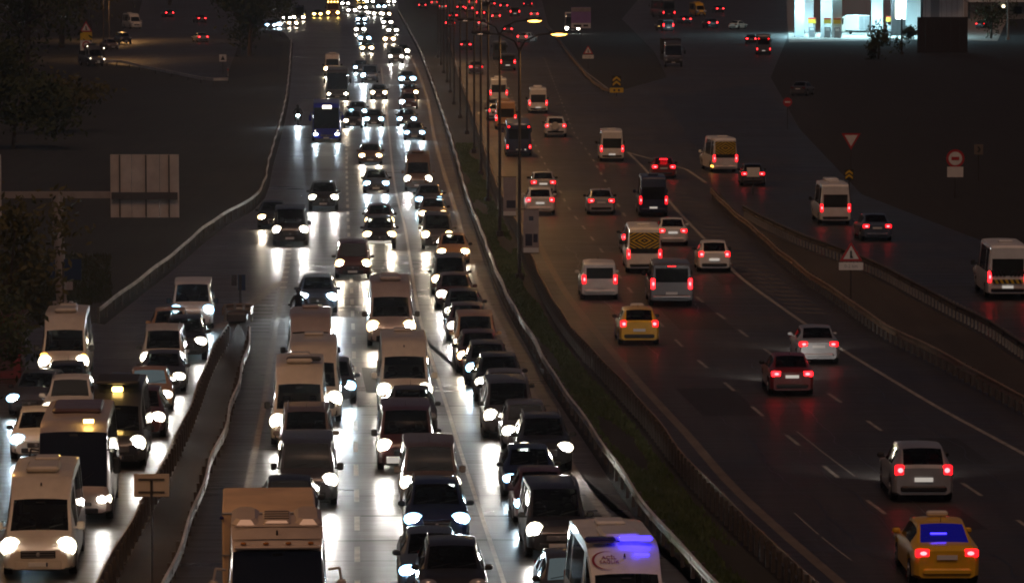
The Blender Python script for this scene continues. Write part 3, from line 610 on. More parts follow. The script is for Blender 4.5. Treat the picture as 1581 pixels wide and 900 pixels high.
for (pa_, pb_, py, dep) in ((1226,1241,58,4),(1267,1283,58.5,0),(1284,1299,59,.6),(1345,1362,54,10),(1398,1420,53,12),(1240,1255,50,16)):
    Y = U(pa_, py).y; xa, xb = gx(pa_,Y), gx(pb_,Y); q = MB(); q.box(((xa+xb)/2-b.x, Y-b.y+.6, 3.47), (xb-xa, 1.2, 6.94)); q.build('column','cladding_white',r)
for (px, py, lab) in ((1252,58,'fuel pump with orange and yellow header between the left columns'),(1235,57,'plain grey fuel pump before the leftmost column'),(1276,58.5,'fuel pump under an orange header at the middle columns'),(1372,55,'fuel pump half hidden by the lit totem'),(1291,59,'fuel pump with grey display at the middle columns')):
    Y = U(px, py).y; p = Vector((gx(px,Y), Y-.9, 0)); g = empty('fuel_pump', p); tag(g, lab, 'fuel pump', 'fuel pumps on the forecourt')
    q = MB(); q.rbox((0,0,.85),(1.0,.6,1.7),.05); q.build('cabinet','pump_grey',g); q = MB(); q.box((0,0,2.55),(1.15,.5,.62)); q.build('header','pump_yellow',g); q = MB(); q.box((0,0,3.0),(1.15,.5,.25)); q.build('header_cap','pump_red',g)
    q = MB(); q.box((-.45,0,2.0),(.08,.3,.6)); q.box((.45,0,2.0),(.08,.3,.6)); q.build('frame','cladding_white',g); q = MB(); q.box((0,-.31,1.3),(.6,.02,.4)); q.build('display','cladding_white',g)
    q = MB(); q.tube([(.5,-.1,1.4),(.68,-.2,.7),(.62,-.25,.35),(.55,-.2,1.1)],.03,5); q.build('hose','trim',g)
Y = U(1388,55).y; p = Vector((gx(1384,Y), Y-2, 0)); g = empty('price_totem', p); tag(g, 'dark totem with a glowing white display on the forecourt', 'totem sign')
q = MB(); q.rbox((0,0,2.9),(2.4,.5,5.8),.12); q.build('cabinet','hoarding',g); q = MB(); q.rbox((.35,-.27,4.2),(1.5,.06,3.0),.03); q.build('display','screen_white',g)
q = MB()
for k in range(7): q.box((-.47,-.29,3.0+k*.38),(.10,.05,.2))
q.build('lamp_strip','small_lamp',g)
Y = U(1450,30).y; g = empty('station_shop', (gx(1452,Y), Y, 0)); tag(g, 'pale panelled shop building behind the dark hoarding', 'building')
q = MB(); q.box((0,3,3.4),(8.6,6,6.8)); q.build('wall','cladding_white',g)
for k in range(9): q = MB(); q.box((-4.0+k*1.0,-.03,3.4),(.10,.06,6.7)); q.build('seam_strip','galvanised',g)
q = MB(); q.box((-1.2,-.06,2.0),(1.6,.1,4.0)); q.build('door','pump_grey',g); q = MB(); q.box((-4.0,-.08,2.2),(.9,.1,4.4)); q.build('window','glass',g)
q = MB(); q.box((0,-.4,6.95),(9.2,7.4,.3)); q.build('roof','cladding_white',g)
light('shop_light','AREA',(0,-3,7.6),(.42,.82,1.0),900,g,2.0,aim=(0,.35,-1))
Y = U(1454,82).y; g = empty('hoarding', (gx(1454,Y), Y, 0)); tag(g, 'plain dark hoarding standing before the fuel station shop', 'hoarding')
for k in range(6): q = MB(); q.box((-2.95+k*1.18,0,2.5),(1.165,.12,5.0)); q.build('board','hoarding',g)
q = MB()
for x in (-2.6,0,2.6): q.box((x,.25,2.2),(.15,.3,4.4))
q.build('frame','post_dark',g)
p = U(1392,84); g = empty('light_pole', p); tag(g, 'dark unlit pole in front of the forecourt', 'pole'); q = MB(); q.cyl((0,0,0),(0,0,11),.14,.09,8); q.build('pole','pole_metal',g); q = MB(); q.cyl((0,0,0),(0,0,.3),.3,.3,8); q.build('base','post_dark',g)
p = U(1556,62); g = empty('light_pole', p); tag(g, 'pale unlit pole at the right of the fuel station', 'pole'); q = MB(); q.cyl((0,0,0),(0,0,11),.18,.1,8); q.build('pole','post_pale',g); q = MB(); q.cyl((0,0,0),(0,0,.4),.34,.3,8); q.build('base','concrete',g)
Y = U(1545,30).y; g = empty('kiosk', (gx(1545,Y), Y, 0)); tag(g, 'low dim building with a flat roof right of the shop', 'building')
q = MB(); q.box((0,2,1.6),(12,4,3.2)); q.build('wall','concrete',g); q = MB(); q.box((0,1.5,3.4),(13,6,.3)); q.build('roof','cladding_white',g)
for x in (-3,0,3): q = MB(); q.box((x,-.03,1.7),(1.6,.08,1.4)); q.build('window','glass',g)
q = MB(); q.ell((.3,-.12,2.4),(.3,.1,.3),8,4); q.build('wall_lamp','small_lamp',g)
# ================================================================== vehicles: one loft per kind, parts cut out of it, all copies share the meshes
def loft(K):
    st = K['st']; xs0 = [s[0] for s in st]; F_ = [pchip(xs0, [s[k] for s in st]) for k in range(1, 7)]
    L0, L1 = xs0[0], xs0[-1]; xs = [L0+(L1-L0)*i/20 for i in range(21)]+list(xs0)
    wr = K['wr']; ra = wr*1.22
    for xc in K['wx']:
        for k in (-1.02,-.999,-.85,-.6,-.3,0,.3,.6,.85,.999,1.02): xs.append(xc+k*ra)
    keep = set(round(x, 4) for x in xs0); xs = sorted(x for x in xs if L0-1e-6 <= x <= L1+1e-6); out = []
    for x in xs:
        if out and x-out[-1] < .03:
            if round(x, 4) in keep and round(out[-1], 4) not in keep: out[-1] = x
            elif round(x, 4) in keep and x-out[-1] > .012: out.append(x)
            continue
        out.append(x)
    xs = out; rings = []
    for x in xs:
        wb, ws, zs, wt, zt, cr = [f(x) for f in F_]; zb = K['zb']+ (0.06 if (x > L1-.25 or x < L0+.25) else 0)
        for xc in K['wx']:
            if abs(x-xc) < ra: zb = max(zb, wr+math.sqrt(ra*ra-(x-xc)**2))
        zb = min(zb, zs-.08); a = (ws, zs); t = (wt, zt)
        h = [(0,zb),(wb*.85,zb),(wb*.985,min(zb+.06,zs-.03)),(wb,lerp(zb,zs,.55)),a,(lerp(ws,wt,.1),lerp(zs,zt,.1)),(lerp(ws,wt,.86),lerp(zs,zt,.86)),t,(wt*.9,zt+cr*.45),(wt*.5,zt+cr*.85),(0,zt+cr)]
        rings.append([(x,-y,z) for y, z in h[::-1]]+[(x,y,z) for y, z in h[1:-1]][::-1][::-1] if False else [(x,y,z) for y, z in h]+[(x,-y,z) for y, z in h[-2:0:-1]])
    n = len(rings[0]); parts = {k: MB() for k in ('body','windscreen','rear_window','side_l','side_r')}
    ins = lambda x, rg: rg is not None and rg[0]-1e-3 <= x <= rg[1]+1e-3
    for i in range(len(xs)-1):
        xm = (xs[i]+xs[i+1])/2
        for j in range(n):
            k = 'body'; jj = j if j < n-1 else j; jm = j if j < 10 else n-1-j       # mirrored interval index
            if jm in ((7, 8, 9) if K.get('wide') else (8, 9)) and ins(xm, K.get('ws')): k = 'windscreen'
            elif jm in (8, 9) and ins(xm, K.get('rw')): k = 'rear_window'
            elif jm == 5 and any(ins(xm, s) for s in K.get('side', [])): k = 'side_l' if j < 10 else 'side_r'
            a, b = rings[i], rings[i+1]; parts[k].add([a[j], a[(j+1) % n], b[(j+1) % n], b[j]], [(0,1,2,3)])
    parts['body'].add(rings[0], [tuple(range(n))]); parts['body'].add(rings[-1], [tuple(range(n))])
    return parts
def weld(q):
    bm = bmesh.new(); vs = [bm.verts.new(v) for v in q.v]
    for f in q.f:
        try: bm.faces.new([vs[i] for i in f])
        except ValueError: pass
    bmesh.ops.remove_doubles(bm, verts=bm.verts, dist=.0005); bmesh.ops.recalc_face_normals(bm, faces=bm.faces)
    bm.verts.index_update(); q.v = [tuple(v.co) for v in bm.verts]; q.f = [tuple(v.index for v in f.verts) for f in bm.faces]; q.m = [0]*len(q.f); bm.free()
KINDS = {}
mat('indicator_off', (0.35, 0.14, 0.03), 0.2); mat('seat_cloth', (0.06, 0.06, 0.065), 0.85); mat('grille_chrome', (0.30, 0.30, 0.31), 0.3, 0.8)
def kind(name, **K): K['name'] = name; KINDS[name] = K
# station: x, half width low, half width at belt, belt height, half width of top, top height, crown
kind('sedan', zb=.18, wr=.31, wx=(-1.35,1.38), ws=(.45,1.22), rw=(-1.72,-.95), side=[(-1.25,-.30),(-.2,.75)], st=[(-2.25,.72,.70,.72,.58,.90,.02),(-2.12,.82,.80,.86,.66,1.00,.02),(-1.72,.87,.84,.95,.68,1.04,.03),(-.95,.89,.85,.95,.60,1.38,.05),(-.2,.89,.85,.93,.62,1.43,.05),(.45,.89,.85,.91,.60,1.37,.05),(1.22,.89,.84,.90,.69,.96,.04),(1.75,.87,.81,.80,.66,.87,.04),(2.1,.80,.76,.68,.58,.76,.03),(2.25,.66,.62,.55,.48,.63,.02)],
     hl=(2.10,.60,.66,.15,.19,.085), tl=(-2.20,.62,.86,.06,.18,.10), gr=(2.25,.50,.62,.16), bp=(2.24,.34,1.0,.18), pl=(2.27,.36), rp=(-2.27,.76), mir=(.95,.93,.98))
kind('hatch', zb=.18, wr=.31, wx=(-1.22,1.28), ws=(.35,1.10), rw=(-1.93,-1.42), side=[(-1.2,-.35),(-.25,.68)], st=[(-2.03,.76,.74,.78,.60,.96,.02),(-1.93,.83,.80,.90,.63,1.05,.02),(-1.42,.88,.84,.96,.60,1.42,.05),(-.9,.89,.85,.95,.62,1.46,.05),(-.2,.89,.85,.93,.62,1.47,.05),(.35,.89,.85,.91,.60,1.41,.05),(1.10,.89,.84,.90,.70,.97,.04),(1.55,.87,.81,.82,.67,.89,.04),(1.88,.80,.76,.70,.60,.78,.03),(2.03,.66,.62,.58,.48,.66,.02)],
     hl=(1.88,.61,.70,.15,.18,.10), tl=(-1.97,.68,.92,.07,.13,.14), gr=(2.03,.54,.60,.16), bp=(2.02,.36,1.0,.18), pl=(2.05,.38), rp=(-2.05,.66), mir=(.85,.93,1.0))
kind('suv', zb=.26, wr=.36, wx=(-1.32,1.36), ws=(.45,1.18), rw=(-2.08,-1.62), side=[(-1.5,-.45),(-.35,.78)], st=[(-2.2,.80,.78,.86,.64,1.08,.02),(-2.08,.88,.85,1.02,.67,1.18,.02),(-1.62,.92,.88,1.08,.64,1.58,.05),(-1.0,.93,.89,1.07,.66,1.64,.05),(-.2,.93,.89,1.05,.66,1.66,.05),(.45,.93,.89,1.03,.64,1.60,.05),(1.18,.93,.88,1.02,.74,1.12,.04),(1.7,.91,.86,.95,.72,1.04,.04),(2.05,.84,.80,.84,.66,.94,.03),(2.2,.72,.68,.72,.54,.82,.02)],
     hl=(2.07,.66,.84,.14,.19,.095), tl=(-2.14,.72,1.0,.07,.14,.13), gr=(2.2,.68,.80,.24), bp=(2.19,.42,1.1,.20), pl=(2.22,.46), rp=(-2.22,.80), mir=(.95,.98,1.15))
kind('mpv', zb=.22, wr=.33, wx=(-1.42,1.38), ws=(.62,1.42), rw=None, side=[(-1.9,-.85),(-.75,.1),(.2,.9)], back=(1.06,1.58,1.28), st=[(-2.2,.86,.83,1.0,.70,1.70,.02),(-2.12,.89,.86,1.02,.74,1.76,.03),(-1.4,.90,.87,1.03,.74,1.80,.04),(-.3,.90,.87,1.02,.73,1.80,.04),(.62,.90,.87,1.0,.68,1.72,.05),(1.42,.90,.85,.98,.74,1.08,.04),(1.8,.88,.82,.90,.70,.99,.04),(2.08,.82,.77,.78,.62,.86,.03),(2.2,.68,.64,.64,.50,.72,.02)],
     hl=(2.03,.64,.80,.15,.17,.12), tl=(-2.19,.76,1.02,.05,.09,.22), gr=(2.2,.60,.66,.16), bp=(2.19,.38,1.05,.20), pl=(2.22,.40), rp=(-2.23,.66), mir=(1.15,.97,1.12))
kind('van', zb=.24, wr=.35, wx=(-1.5,1.55), ws=(1.02,1.78), rw=None, side=[(-2.2,-1.0),(-.9,.2),(.35,1.2)], back=(1.12,1.74,1.45), st=[(-2.5,.92,.89,1.08,.78,1.86,.02),(-2.42,.96,.93,1.10,.82,1.92,.03),(-1.4,.97,.94,1.10,.82,1.96,.04),(.2,.97,.94,1.08,.82,1.95,.04),(1.02,.97,.94,1.06,.76,1.86,.05),(1.78,.96,.91,1.04,.84,1.17,.04),(2.15,.94,.89,.98,.80,1.08,.04),(2.4,.87,.83,.84,.70,.94,.03),(2.5,.76,.72,.70,.58,.80,.02)],
     hl=(2.36,.72,.88,.14,.18,.12), tl=(-2.49,.84,1.05,.05,.09,.24), gr=(2.5,.68,.84,.18), bp=(2.49,.42,1.2,.22), pl=(2.52,.44), rp=(-2.53,.62), mir=(1.5,1.06,1.22))
kind('minibus', zb=.26, wr=.36, wx=(-1.95,2.1), ws=(1.78,2.52), rw=None, side=[(-3.0,-1.9),(-1.8,-.6),(-.5,.7),(.85,1.9)], back=(1.15,1.95,1.50), st=[(-3.3,.93,.91,1.12,.78,2.44,.02),(-3.2,.98,.95,1.14,.82,2.54,.04),(-2.0,.99,.96,1.15,.83,2.60,.05),(.4,.99,.96,1.15,.83,2.60,.05),(1.05,.99,.96,1.14,.82,2.50,.06),(1.78,.99,.96,1.12,.80,1.98,.06),(2.52,.98,.93,1.10,.86,1.24,.04),(2.9,.96,.90,1.02,.82,1.12,.04),(3.18,.90,.85,.88,.72,.98,.03),(3.3,.78,.74,.72,.60,.82,.02)],
     hl=(3.12,.74,.90,.15,.19,.14), tl=(-3.29,.87,1.10,.05,.08,.26), gr=(3.29,.72,.94,.22), bp=(3.29,.42,1.25,.24), pl=(3.32,.45), rp=(-3.33,.62), mir=(2.2,1.10,1.35), pod=True)
kind('midibus', wide=True, zb=.30, wr=.40, wx=(-2.1,2.4), ws=(3.22,3.76), rw=None, side=[(-3.6,-2.0),(-1.9,-.3),(-.2,1.4),(1.5,3.1)], back=(1.45,2.35,1.7), st=[(-3.85,1.08,1.06,1.25,.92,2.72,.02),(-3.75,1.14,1.12,1.28,.98,2.84,.05),(-1,1.15,1.13,1.28,1.0,2.92,.06),(2.4,1.15,1.13,1.26,1.0,2.92,.06),(2.85,1.15,1.12,1.25,1.0,2.86,.06),(3.22,1.14,1.12,1.22,1.0,2.66,.05),(3.76,1.10,1.06,1.02,1.0,1.12,.03),(3.85,1.0,.96,.82,.86,.92,.02)],
     hl=(3.74,.86,.76,.13,.20,.11), tl=(-3.84,1.0,1.0,.05,.08,.22), gr=(3.84,.62,1.1,.12), bp=(3.84,.42,1.5,.18), pl=(3.87,.42), rp=(-3.88,.70), mir=(3.5,1.30,1.75))
kind('coach', wide=True, zb=.32, wr=.48, wx=(-2.9,2.9), ws=(4.95,5.44), rw=None, side=[(-5.2,-3.4),(-3.3,-1.5),(-1.4,.4),(.5,2.3),(2.4,4.7)], back=(1.75,2.75,1.9), st=[(-5.5,1.18,1.16,1.4,1.02,3.12,.02),(-5.38,1.24,1.22,1.42,1.08,3.26,.05),(-2,1.25,1.23,1.42,1.10,3.32,.06),(3.8,1.25,1.23,1.40,1.10,3.32,.06),(4.7,1.25,1.22,1.38,1.08,3.2,.06),(4.95,1.24,1.21,1.34,1.06,2.95,.05),(5.44,1.20,1.16,1.06,1.10,1.18,.03),(5.5,1.1,1.06,.86,.96,.98,.02)],
     hl=(5.42,.92,.72,.10,.20,.10), tl=(-5.49,1.08,1.0,.05,.08,.20), gr=(5.49,.62,1.1,.12), bp=(5.49,.42,1.5,.18), pl=(5.52,.42), rp=(-5.53,.72), mir=(5.2,1.38,2.1))
kind('cab', wide=True, zb=.42, wr=.44, wx=(.75,), ws=(.80,1.10), rw=None, side=[(-.35,.7)], st=[(-.95,1.12,1.12,1.5,1.0,3.16,.05),(-.5,1.14,1.13,1.5,1.02,3.22,.07),(.15,1.14,1.13,1.5,1.02,3.06,.07),(.62,1.14,1.13,1.48,1.0,2.82,.05),(.80,1.13,1.12,1.46,.98,2.66,.04),(1.10,1.12,1.10,1.22,1.02,1.42,.03),(1.22,1.04,1.0,1.0,.92,1.12,.02)],
     hl=(1.12,.90,.86,.12,.18,.12), tl=(-4.6,.95,.9,.05,.14,.08), gr=(1.21,.98,1.2,.16), bp=(1.21,.60,1.7,.22), pl=(1.24,.55), rp=(-4.7,.8), mir=(1.0,1.42,1.85))
def wheel_mesh(r, wdt, side):
    q = MB(); q.cyl((0,-wdt/2,0),(0,wdt/2,0),r,r,16,0); q.cyl((0,side*(wdt/2-.03),0),(0,side*(wdt/2+.012),0),r*.64,r*.58,14,1)
    for k in range(5):
        a = k*2*math.pi/5; q.box((math.cos(a)*r*.34,side*(wdt/2+.02),math.sin(a)*r*.34),(r*.5,.02,r*.14),1,Matrix.Rotation(-a,3,'Y'))
    return q
PROTO, LOD = {}, {}
def make_proto(kn):
    K = KINDS[kn]; P = []; n = kn
    parts = loft(K)
    for k in parts: weld(parts[k])
    def part(name, q, mats, role='static', smooth=35, par=None): P.append(dict(name=name, q=q, mats=mats if isinstance(mats, list) else [mats], role=role, smooth=smooth, par=par))
    part('body', parts['body'], 'white_paint', 'paint')
    part('windscreen', parts['windscreen'], 'glass', 'glass')
    if K.get('rw'): part('rear_window', parts['rear_window'], 'glass', 'rglass')
    else:
        z0, z1, wd = K.get('back', (1.5,2.3,1.6)); x = K['st'][0][0]
        if kn != 'cab': q = MB(); q.rbox((x-.004,0,(z0+z1)/2),(.03,wd,z1-z0),.012); part('rear_window', q, 'glass', 'rglass')
    part('side_window', parts['side_l'], 'glass'); part('side_window', parts['side_r'], 'glass')
    hx, hy, hz, a, b, c = K['hl']
    for s in (1, -1):
        q = MB(); q.ell((hx+.02,s*hy,hz),(a*1.1,b*1.0,c*1.25),8,6,0); q.ell((hx-.03,s*hy,hz),(a*1.1,b*1.55,c*2.0),10,6,1); P.append(dict(name='headlight', q=q, mats=['headlamp_off','headlamp_off'], role='hl%d' % s, smooth=60, par=None))  # outer shell oversized and glowing in place of lens glare
    tx, ty, tz, a, b, c = K['tl']
    for s in (1, -1):
        q = MB(); q.rbox((tx,s*ty,tz),(a*2,b*2,c*2),.03); q.ell((tx-a,s*(ty-.02),tz),(.03,min(b*.6,.09),min(c*.5,.09)),8,4,1); P.append(dict(name='tail_light', q=q, mats=['tail_off','tail_off'], role='tl%d' % s, smooth=None, par=None))
    gx_, gz, gw, gh = K['gr']; q = MB(); q.rbox((gx_,0,gz),(.05,gw,gh),.02)
    for k in range(3): q.box((gx_+.026,0,gz-gh*.3+k*gh*.3),(.012,gw*.92,.014),1)
    q.ell((gx_+.03,0,gz),(.015,.06,.06),8,4,1); part('grille', q, ['trim','rim'], smooth=None)
    bx, bz, bw, bh = K['bp']; q = MB(); q.rbox((bx,0,bz),(.06,bw,bh),.025)
    for s in (1,-1): q.rbox((bx-.07,s*(bw/2+.11),bz+.01),(.12,.20,bh*.8),.03)
    part('air_intake', q, 'trim', smooth=None)
    px, pz = K['pl']; q = MB(); q.box((px+.012,0,pz),(.02,.52,.115),0); q.box((px+.024,.235,pz),(.006,.045,.11),1); part('number_plate', q, ['plate_white','sign_blue'], smooth=None)
    px, pz = K['rp']; q = MB(); q.box((px-.012,0,pz),(.02,.52,.115),0); part('number_plate', q, ['plate_white'], 'rplate', None)
    mx, my, mz = K['mir']
    for s in (1, -1):
        q = MB(); big = kn in ('midibus','coach','cab')
        if big: q.rbox((mx+.12,s*my,mz),(.12,.22,.50),.05); q.tube([(mx+.05,s*(my-.28),mz+.45),(mx+.16,s*(my-.05),mz+.50),(mx+.12,s*my,mz+.2)],.03,5)
        else: q.rbox((mx,s*my,mz),(.11,.21,.15 if kn not in ('van','minibus') else .24),.04); q.box((mx,s*(my-.12),mz-.05),(.06,.16,.05))
        part('mirror', q, 'trim', smooth=None)
    if kn != 'cab':
        xb = K['st'][0][0]; q = MB(); q.rbox((xb+.01,0,K['zb']+.22),(.14,K['st'][0][1]*1.72,.16),.04); part('rear_bumper', q, 'trim', smooth=None)
    # cabin seen through the windows
    zf = K['st'][4][3]; x0 = K['ws'][0]-.15; hw = K['st'][4][1]; zc = zf-.12
    q = MB(); q.rbox((lerp(K['ws'][0],K['ws'][1],.55),0,zf-.08),((K['ws'][1]-K['ws'][0])*.75,hw*1.7,.12),.04); part('dashboard', q, 'trim', smooth=None)
    q = MB(); q.tube([(lerp(K['ws'][0],K['ws'][1],.1)+.06*math.sin(a*.785),-hw*.45*-1+.18*math.cos(a*.785),zf+.06+.14*math.sin(a*.785)) for a in range(9)],.016,5); part('steering_wheel', q, 'trim', smooth=None)
    for xs_ in (x0-.25, x0-1.15) if kn != 'cab' else (x0-.3,):
        for s in (1,-1):
            q = MB(); q.rbox((xs_,s*hw*.46,zc-.05),(.16,.48,.66),.06); q.rbox((xs_-.02,s*hw*.46,zc+.37),(.10,.26,.18),.04); q.rbox((xs_+.25,s*hw*.46,zc-.42),(.5,.48,.14),.05); part('seat', q, 'seat_cloth', smooth=None)
    q = MB(); q.rbox((lerp(K['ws'][0],K['ws'][1],.12),0,K['st'][[t[0] for t in K['st']].index(K['ws'][0])][5]-.06),(.03,.24,.07),.01); part('inner_mirror', q, 'trim', smooth=None)
    xw = (K['ws'][0]*.12+K['ws'][1]*.88)
    F_ = pchip([s[0] for s in K['st']], [s[5]+s[6] for s in K['st']])
    for y0, y1 in ((.1,.62),(-.55,-.03)):
        q = MB(); x1 = K['ws'][1]-.01; x2 = lerp(K['ws'][1],K['ws'][0],.22); q.tube([(x1+.02,y0,F_(x1)+.02),(x2+.01,y1,F_(x2)+.018)],.012,4); part('wiper', q, 'trim', smooth=None)
    for xc in K['wx']:
        for s in (1, -1):
            q = wheel_mesh(K['wr'],.20,s); wlow = pchip([t[0] for t in K['st']],[t[1] for t in K['st']])(xc)-.115
            q.v = [(v[0]+xc,v[1]+s*wlow,v[2]+K['wr']) for v in q.v]; part('wheel', q, ['tyre','rim'], smooth=40)
    if K.get('pod'):
        q = MB(); q.rbox((-1.9,0,2.70),(.7,.7,.10),.04); part('roof_hatch', q, 'cream_paint', 'paint2', None)
        q = MB(); q.rbox((.1,0,2.72),(1.5,.9,.16),.06); part('roof_vent', q, 'cream_paint', 'paint2', None)
        q = MB(); q.cyl((1.45,0,2.36),(1.43,0,2.44),.03,.015,6); part('antenna', q, 'trim', smooth=None)
    elif kn in ('sedan','hatch','suv','mpv','van'):
        xr = K['st'][4][0]-.6; q = MB(); q.cyl((xr,0,F_(xr)-.01),(xr-.12,0,F_(xr)+.16),.012,.005,5); part('antenna', q, 'trim', smooth=None)
    if kn in ('mpv','suv'):
        for s in (1,-1):
            q = MB(); q.tube([(-1.5,s*.6,F_(-1.5)-.0),(-1.4,s*.6,F_(-1.4)+.05),(.1,s*.6,F_(.1)+.05),(.25,s*.6,F_(.25)-.02)],.02,5); part('roof_rail', q, 'rim', smooth=None)
    for p in P: p['mesh'] = p['q'].mesh(p['name'], p['mats'], p['smooth'])
    PROTO[kn] = P
    # far copies: the same shapes, headlights enlarged in place of glare, in one mesh, materials: paint, glass, trim, head, tail, plate
    q = MB(); idx = {'tc':6,'white_paint':0,'glass':1,'headlamp_off':3,'tail_off':4,'plate_white':5,'cream_paint':0}
    for p in P:
        if p['name'] in ('wiper','antenna','roof_rail','seat','dashboard','steering_wheel','inner_mirror'): continue
        mi = [4, 6] if p['name'] == 'tail_light' else [3, 7] if p['name'] == 'headlight' else [idx.get(x, 2) for x in p['mats']]; o = len(q.v); vv = p['q'].v
        if p['name'] == 'headlight':
            c_ = [sum(v[i] for v in vv)/len(vv) for i in range(3)]; vv = [tuple(c_[i]+(v[i]-c_[i])*1.45 for i in range(3)) for v in vv]
        q.v += vv; q.f += [tuple(i+o for i in f) for f in p['q'].f]; q.m += [mi[min(k, len(mi)-1)] for k in p['q'].m]
    LOD[kn] = q.mesh('far_vehicle', ['white_paint','glass','trim','headlamp_off','tail_off','plate_white','tail_off','headlamp_off'], 35)
for kn in KINDS: make_proto(kn)
LAMPW = {'w': 115, 'n': 125, 'b': 135, 'B': 1000, 'y': 150}
PATHS = {'main': PA, 'slip': PIR, 'far': PF, 'ramp': G2, 'mid': P3, 'left': P2, 'exit': R3}
CATS = {'sedan': 'car', 'hatch': 'car', 'suv': 'car', 'mpv': 'car', 'van': 'van', 'minibus': 'minibus', 'midibus': 'bus', 'coach': 'bus', 'cab': 'truck'}
NAMES = {'sedan': 'sedan_car', 'hatch': 'hatchback_car', 'suv': 'sport_utility_car', 'mpv': 'family_van', 'van': 'van', 'minibus': 'minibus', 'midibus': 'bus', 'coach': 'coach', 'cab': 'box_truck'}
ALLV = []
def V(kn, px, py, lane, col, hl, label, face='F', sc=1.0, on=(1, 1), ref=None, group=None, yaw=0.0, cat=None, name=None, tails='tail_on', plate=False, gl=None, rgl=None, beam=1.0, far=None, lod=None):
    K = KINDS[kn]; P_ = PATHS.get(lane)
    if ref is None: rx, rz = (K['hl'][0]+.05, K['hl'][2]) if face == 'F' else (K['tl'][0], K['tl'][2])
    else: rx, rz = ref
    p = U(px, py, rz*sc)
    s = P_.slope(min(p.y, 620)) if P_ else lane
    d = Vector((s, 1, 0)).normalized(); d = -d if face == 'F' else d
    vd = Vector((p.x, p.y, 0)).normalized(); vd = -vd if face == 'F' else vd
    if P_: d = (d*.6+vd*.4).normalized()
    ang = math.atan2(d.y, d.x)+math.radians(yaw); d = Vector((math.cos(ang), math.sin(ang), 0))
    o = Vector((p.x, p.y, 0))-d*rx*sc
    r = empty(name or NAMES[kn], o, ang); rnd = random.Random(len(ALLV)*7+3); jz = rnd.uniform(.965,1.04) if ref is None and kn != 'cab' else 1; r.scale = (sc, sc*rnd.uniform(.98,1.02), sc*jz)
    tag(r, label, cat or CATS[kn], group or {'F': 'oncoming vehicles with headlights', 'R': 'vehicles driving away', 'P': 'parked vehicles'}[('P' if hl == 'p' else face)])
    hm = 'headlamp_'+hl if hl in HLC else 'headlamp_off'
    if face == 'R' or hl == 'p': hm = 'headlamp_off'
    tm = tails if face == 'R' else 'tail_off'
    far_ = (p.y > 430) if lod is None else lod
    if far_:
        me = LOD[kn]; b = put('bodywork', me, r); setmat(b, 0, col); setmat(b, 3, hm); setmat(b, 7, hm.replace('lamp','shell') if hm != 'headlamp_off' else hm); setmat(b, 4, tm); setmat(b, 6, 'tail_core' if tm != 'tail_off' else tm)
        if plate: setmat(b, 5, 'plate_lit')
    else:
        for q in PROTO[kn]:
            if q['name'] == 'roof_vent' and rnd.random() < .35 or q['name'] in ('roof_rail','antenna') and rnd.random() < .5: continue
            b = put(q['name'], q['mesh'], r); ro = q['role']
            if q['name'] == 'grille' and rnd.random() < .35: setmat(b, 0, 'grille_chrome')
            if q['name'] in ('air_intake','rear_bumper','mirror') and len(ALLV) % 3 == 0: setmat(b, 0, col)
            if ro in ('paint','paint2'): setmat(b, 0, col)
            elif ro in ('hl1','hl-1'):
                if on[0 if ro == 'hl1' else 1] and hm != 'headlamp_off': setmat(b, 0, hm); setmat(b, 1, hm.replace('lamp','shell'))
            elif ro in ('tl1','tl-1'):
                setmat(b, 0, tm)
                if tm != 'tail_off': setmat(b, 1, 'tail_core')
            elif ro == 'rplate' and plate: setmat(b, 0, 'plate_lit')
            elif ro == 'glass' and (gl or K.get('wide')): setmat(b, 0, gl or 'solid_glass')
            elif ro == 'rglass' and rgl: setmat(b, 0, rgl)
    rb = round(rnd.uniform(.55,1.5), 1)
    if face == 'F' and hl in HLC:
        hx, hy, hz, a, b_, c = K['hl']
        for k, sd in enumerate((1, -1)):
            if on[k]: light('headlight_beam', 'SPOT', (hx+a+.04, sd*hy, hz), HLC[hl], LAMPW[hl]*beam*rb*(1.5 if p.y > 300 else 1)*(.6 if lane == 'slip' else 1), r, .10, 110, .7, (1, 0, -.05))
    elif face == 'R' and hl != 'p':
        hx, hy, hz, a, b_, c = K['hl']
        if far is None: far = 15 if py > 480 else 0
        if far: light('headlight_beam', 'SPOT', (hx+a+.06, 0, hz), HLC.get(hl, HLC['n']), far*2.2, r, .3, 120, .8, (1, 0, -.10))
    ALLV.append((label, r)); return r
def extra(r, name, q, mats, smooth=None): return q.build(name, mats, r, smooth)
# ------------------------------------------------------------------ slip road queue (left), F = facing the camera
r = V('minibus',59,843.5,'slip','cream_paint','n','nearest white minibus in the slip road, its roof vent showing, lower left corner',sc=1.02)
r = V('midibus',113,771,'slip','blush_paint','n','beige midibus with huge dark windscreen right behind the nearest white minibus',on=(0,1) if False else (1,0),beam=.8)
q = MB(); q.box((3.1,.45,3.0),(.12,.30,.10)); extra(r,'marker_lamp',q,'amber_lamp'); q = MB(); q.rbox((-.5,0,3.03),(2.6,1.5,.16),.06); extra(r,'roof_unit',q,'maroon_paint')
V('hatch',56,679,'slip','white_paint','b','small white hatchback beside the beige midibus at the left edge',on=(1,1))
V('suv',106,630,'slip','white_paint','n','white car with glaring headlights directly above the beige midibus roof',gl='dim_lit_glass')
V('hatch',101,600,'slip','black_paint','n','dark hatchback tucked close behind the white car above the midibus',on=(1,1))
V('sedan',46,616,'slip','dark_grey_paint','b','dark sedan with one bluish headlight at the left edge',on=(0,1),yaw=-8)
r = V('minibus',178,684,'slip','black_paint','n','black minibus with a small lit roof sign beside the beige midibus',sc=.98,on=(0,1) if False else (1,0))
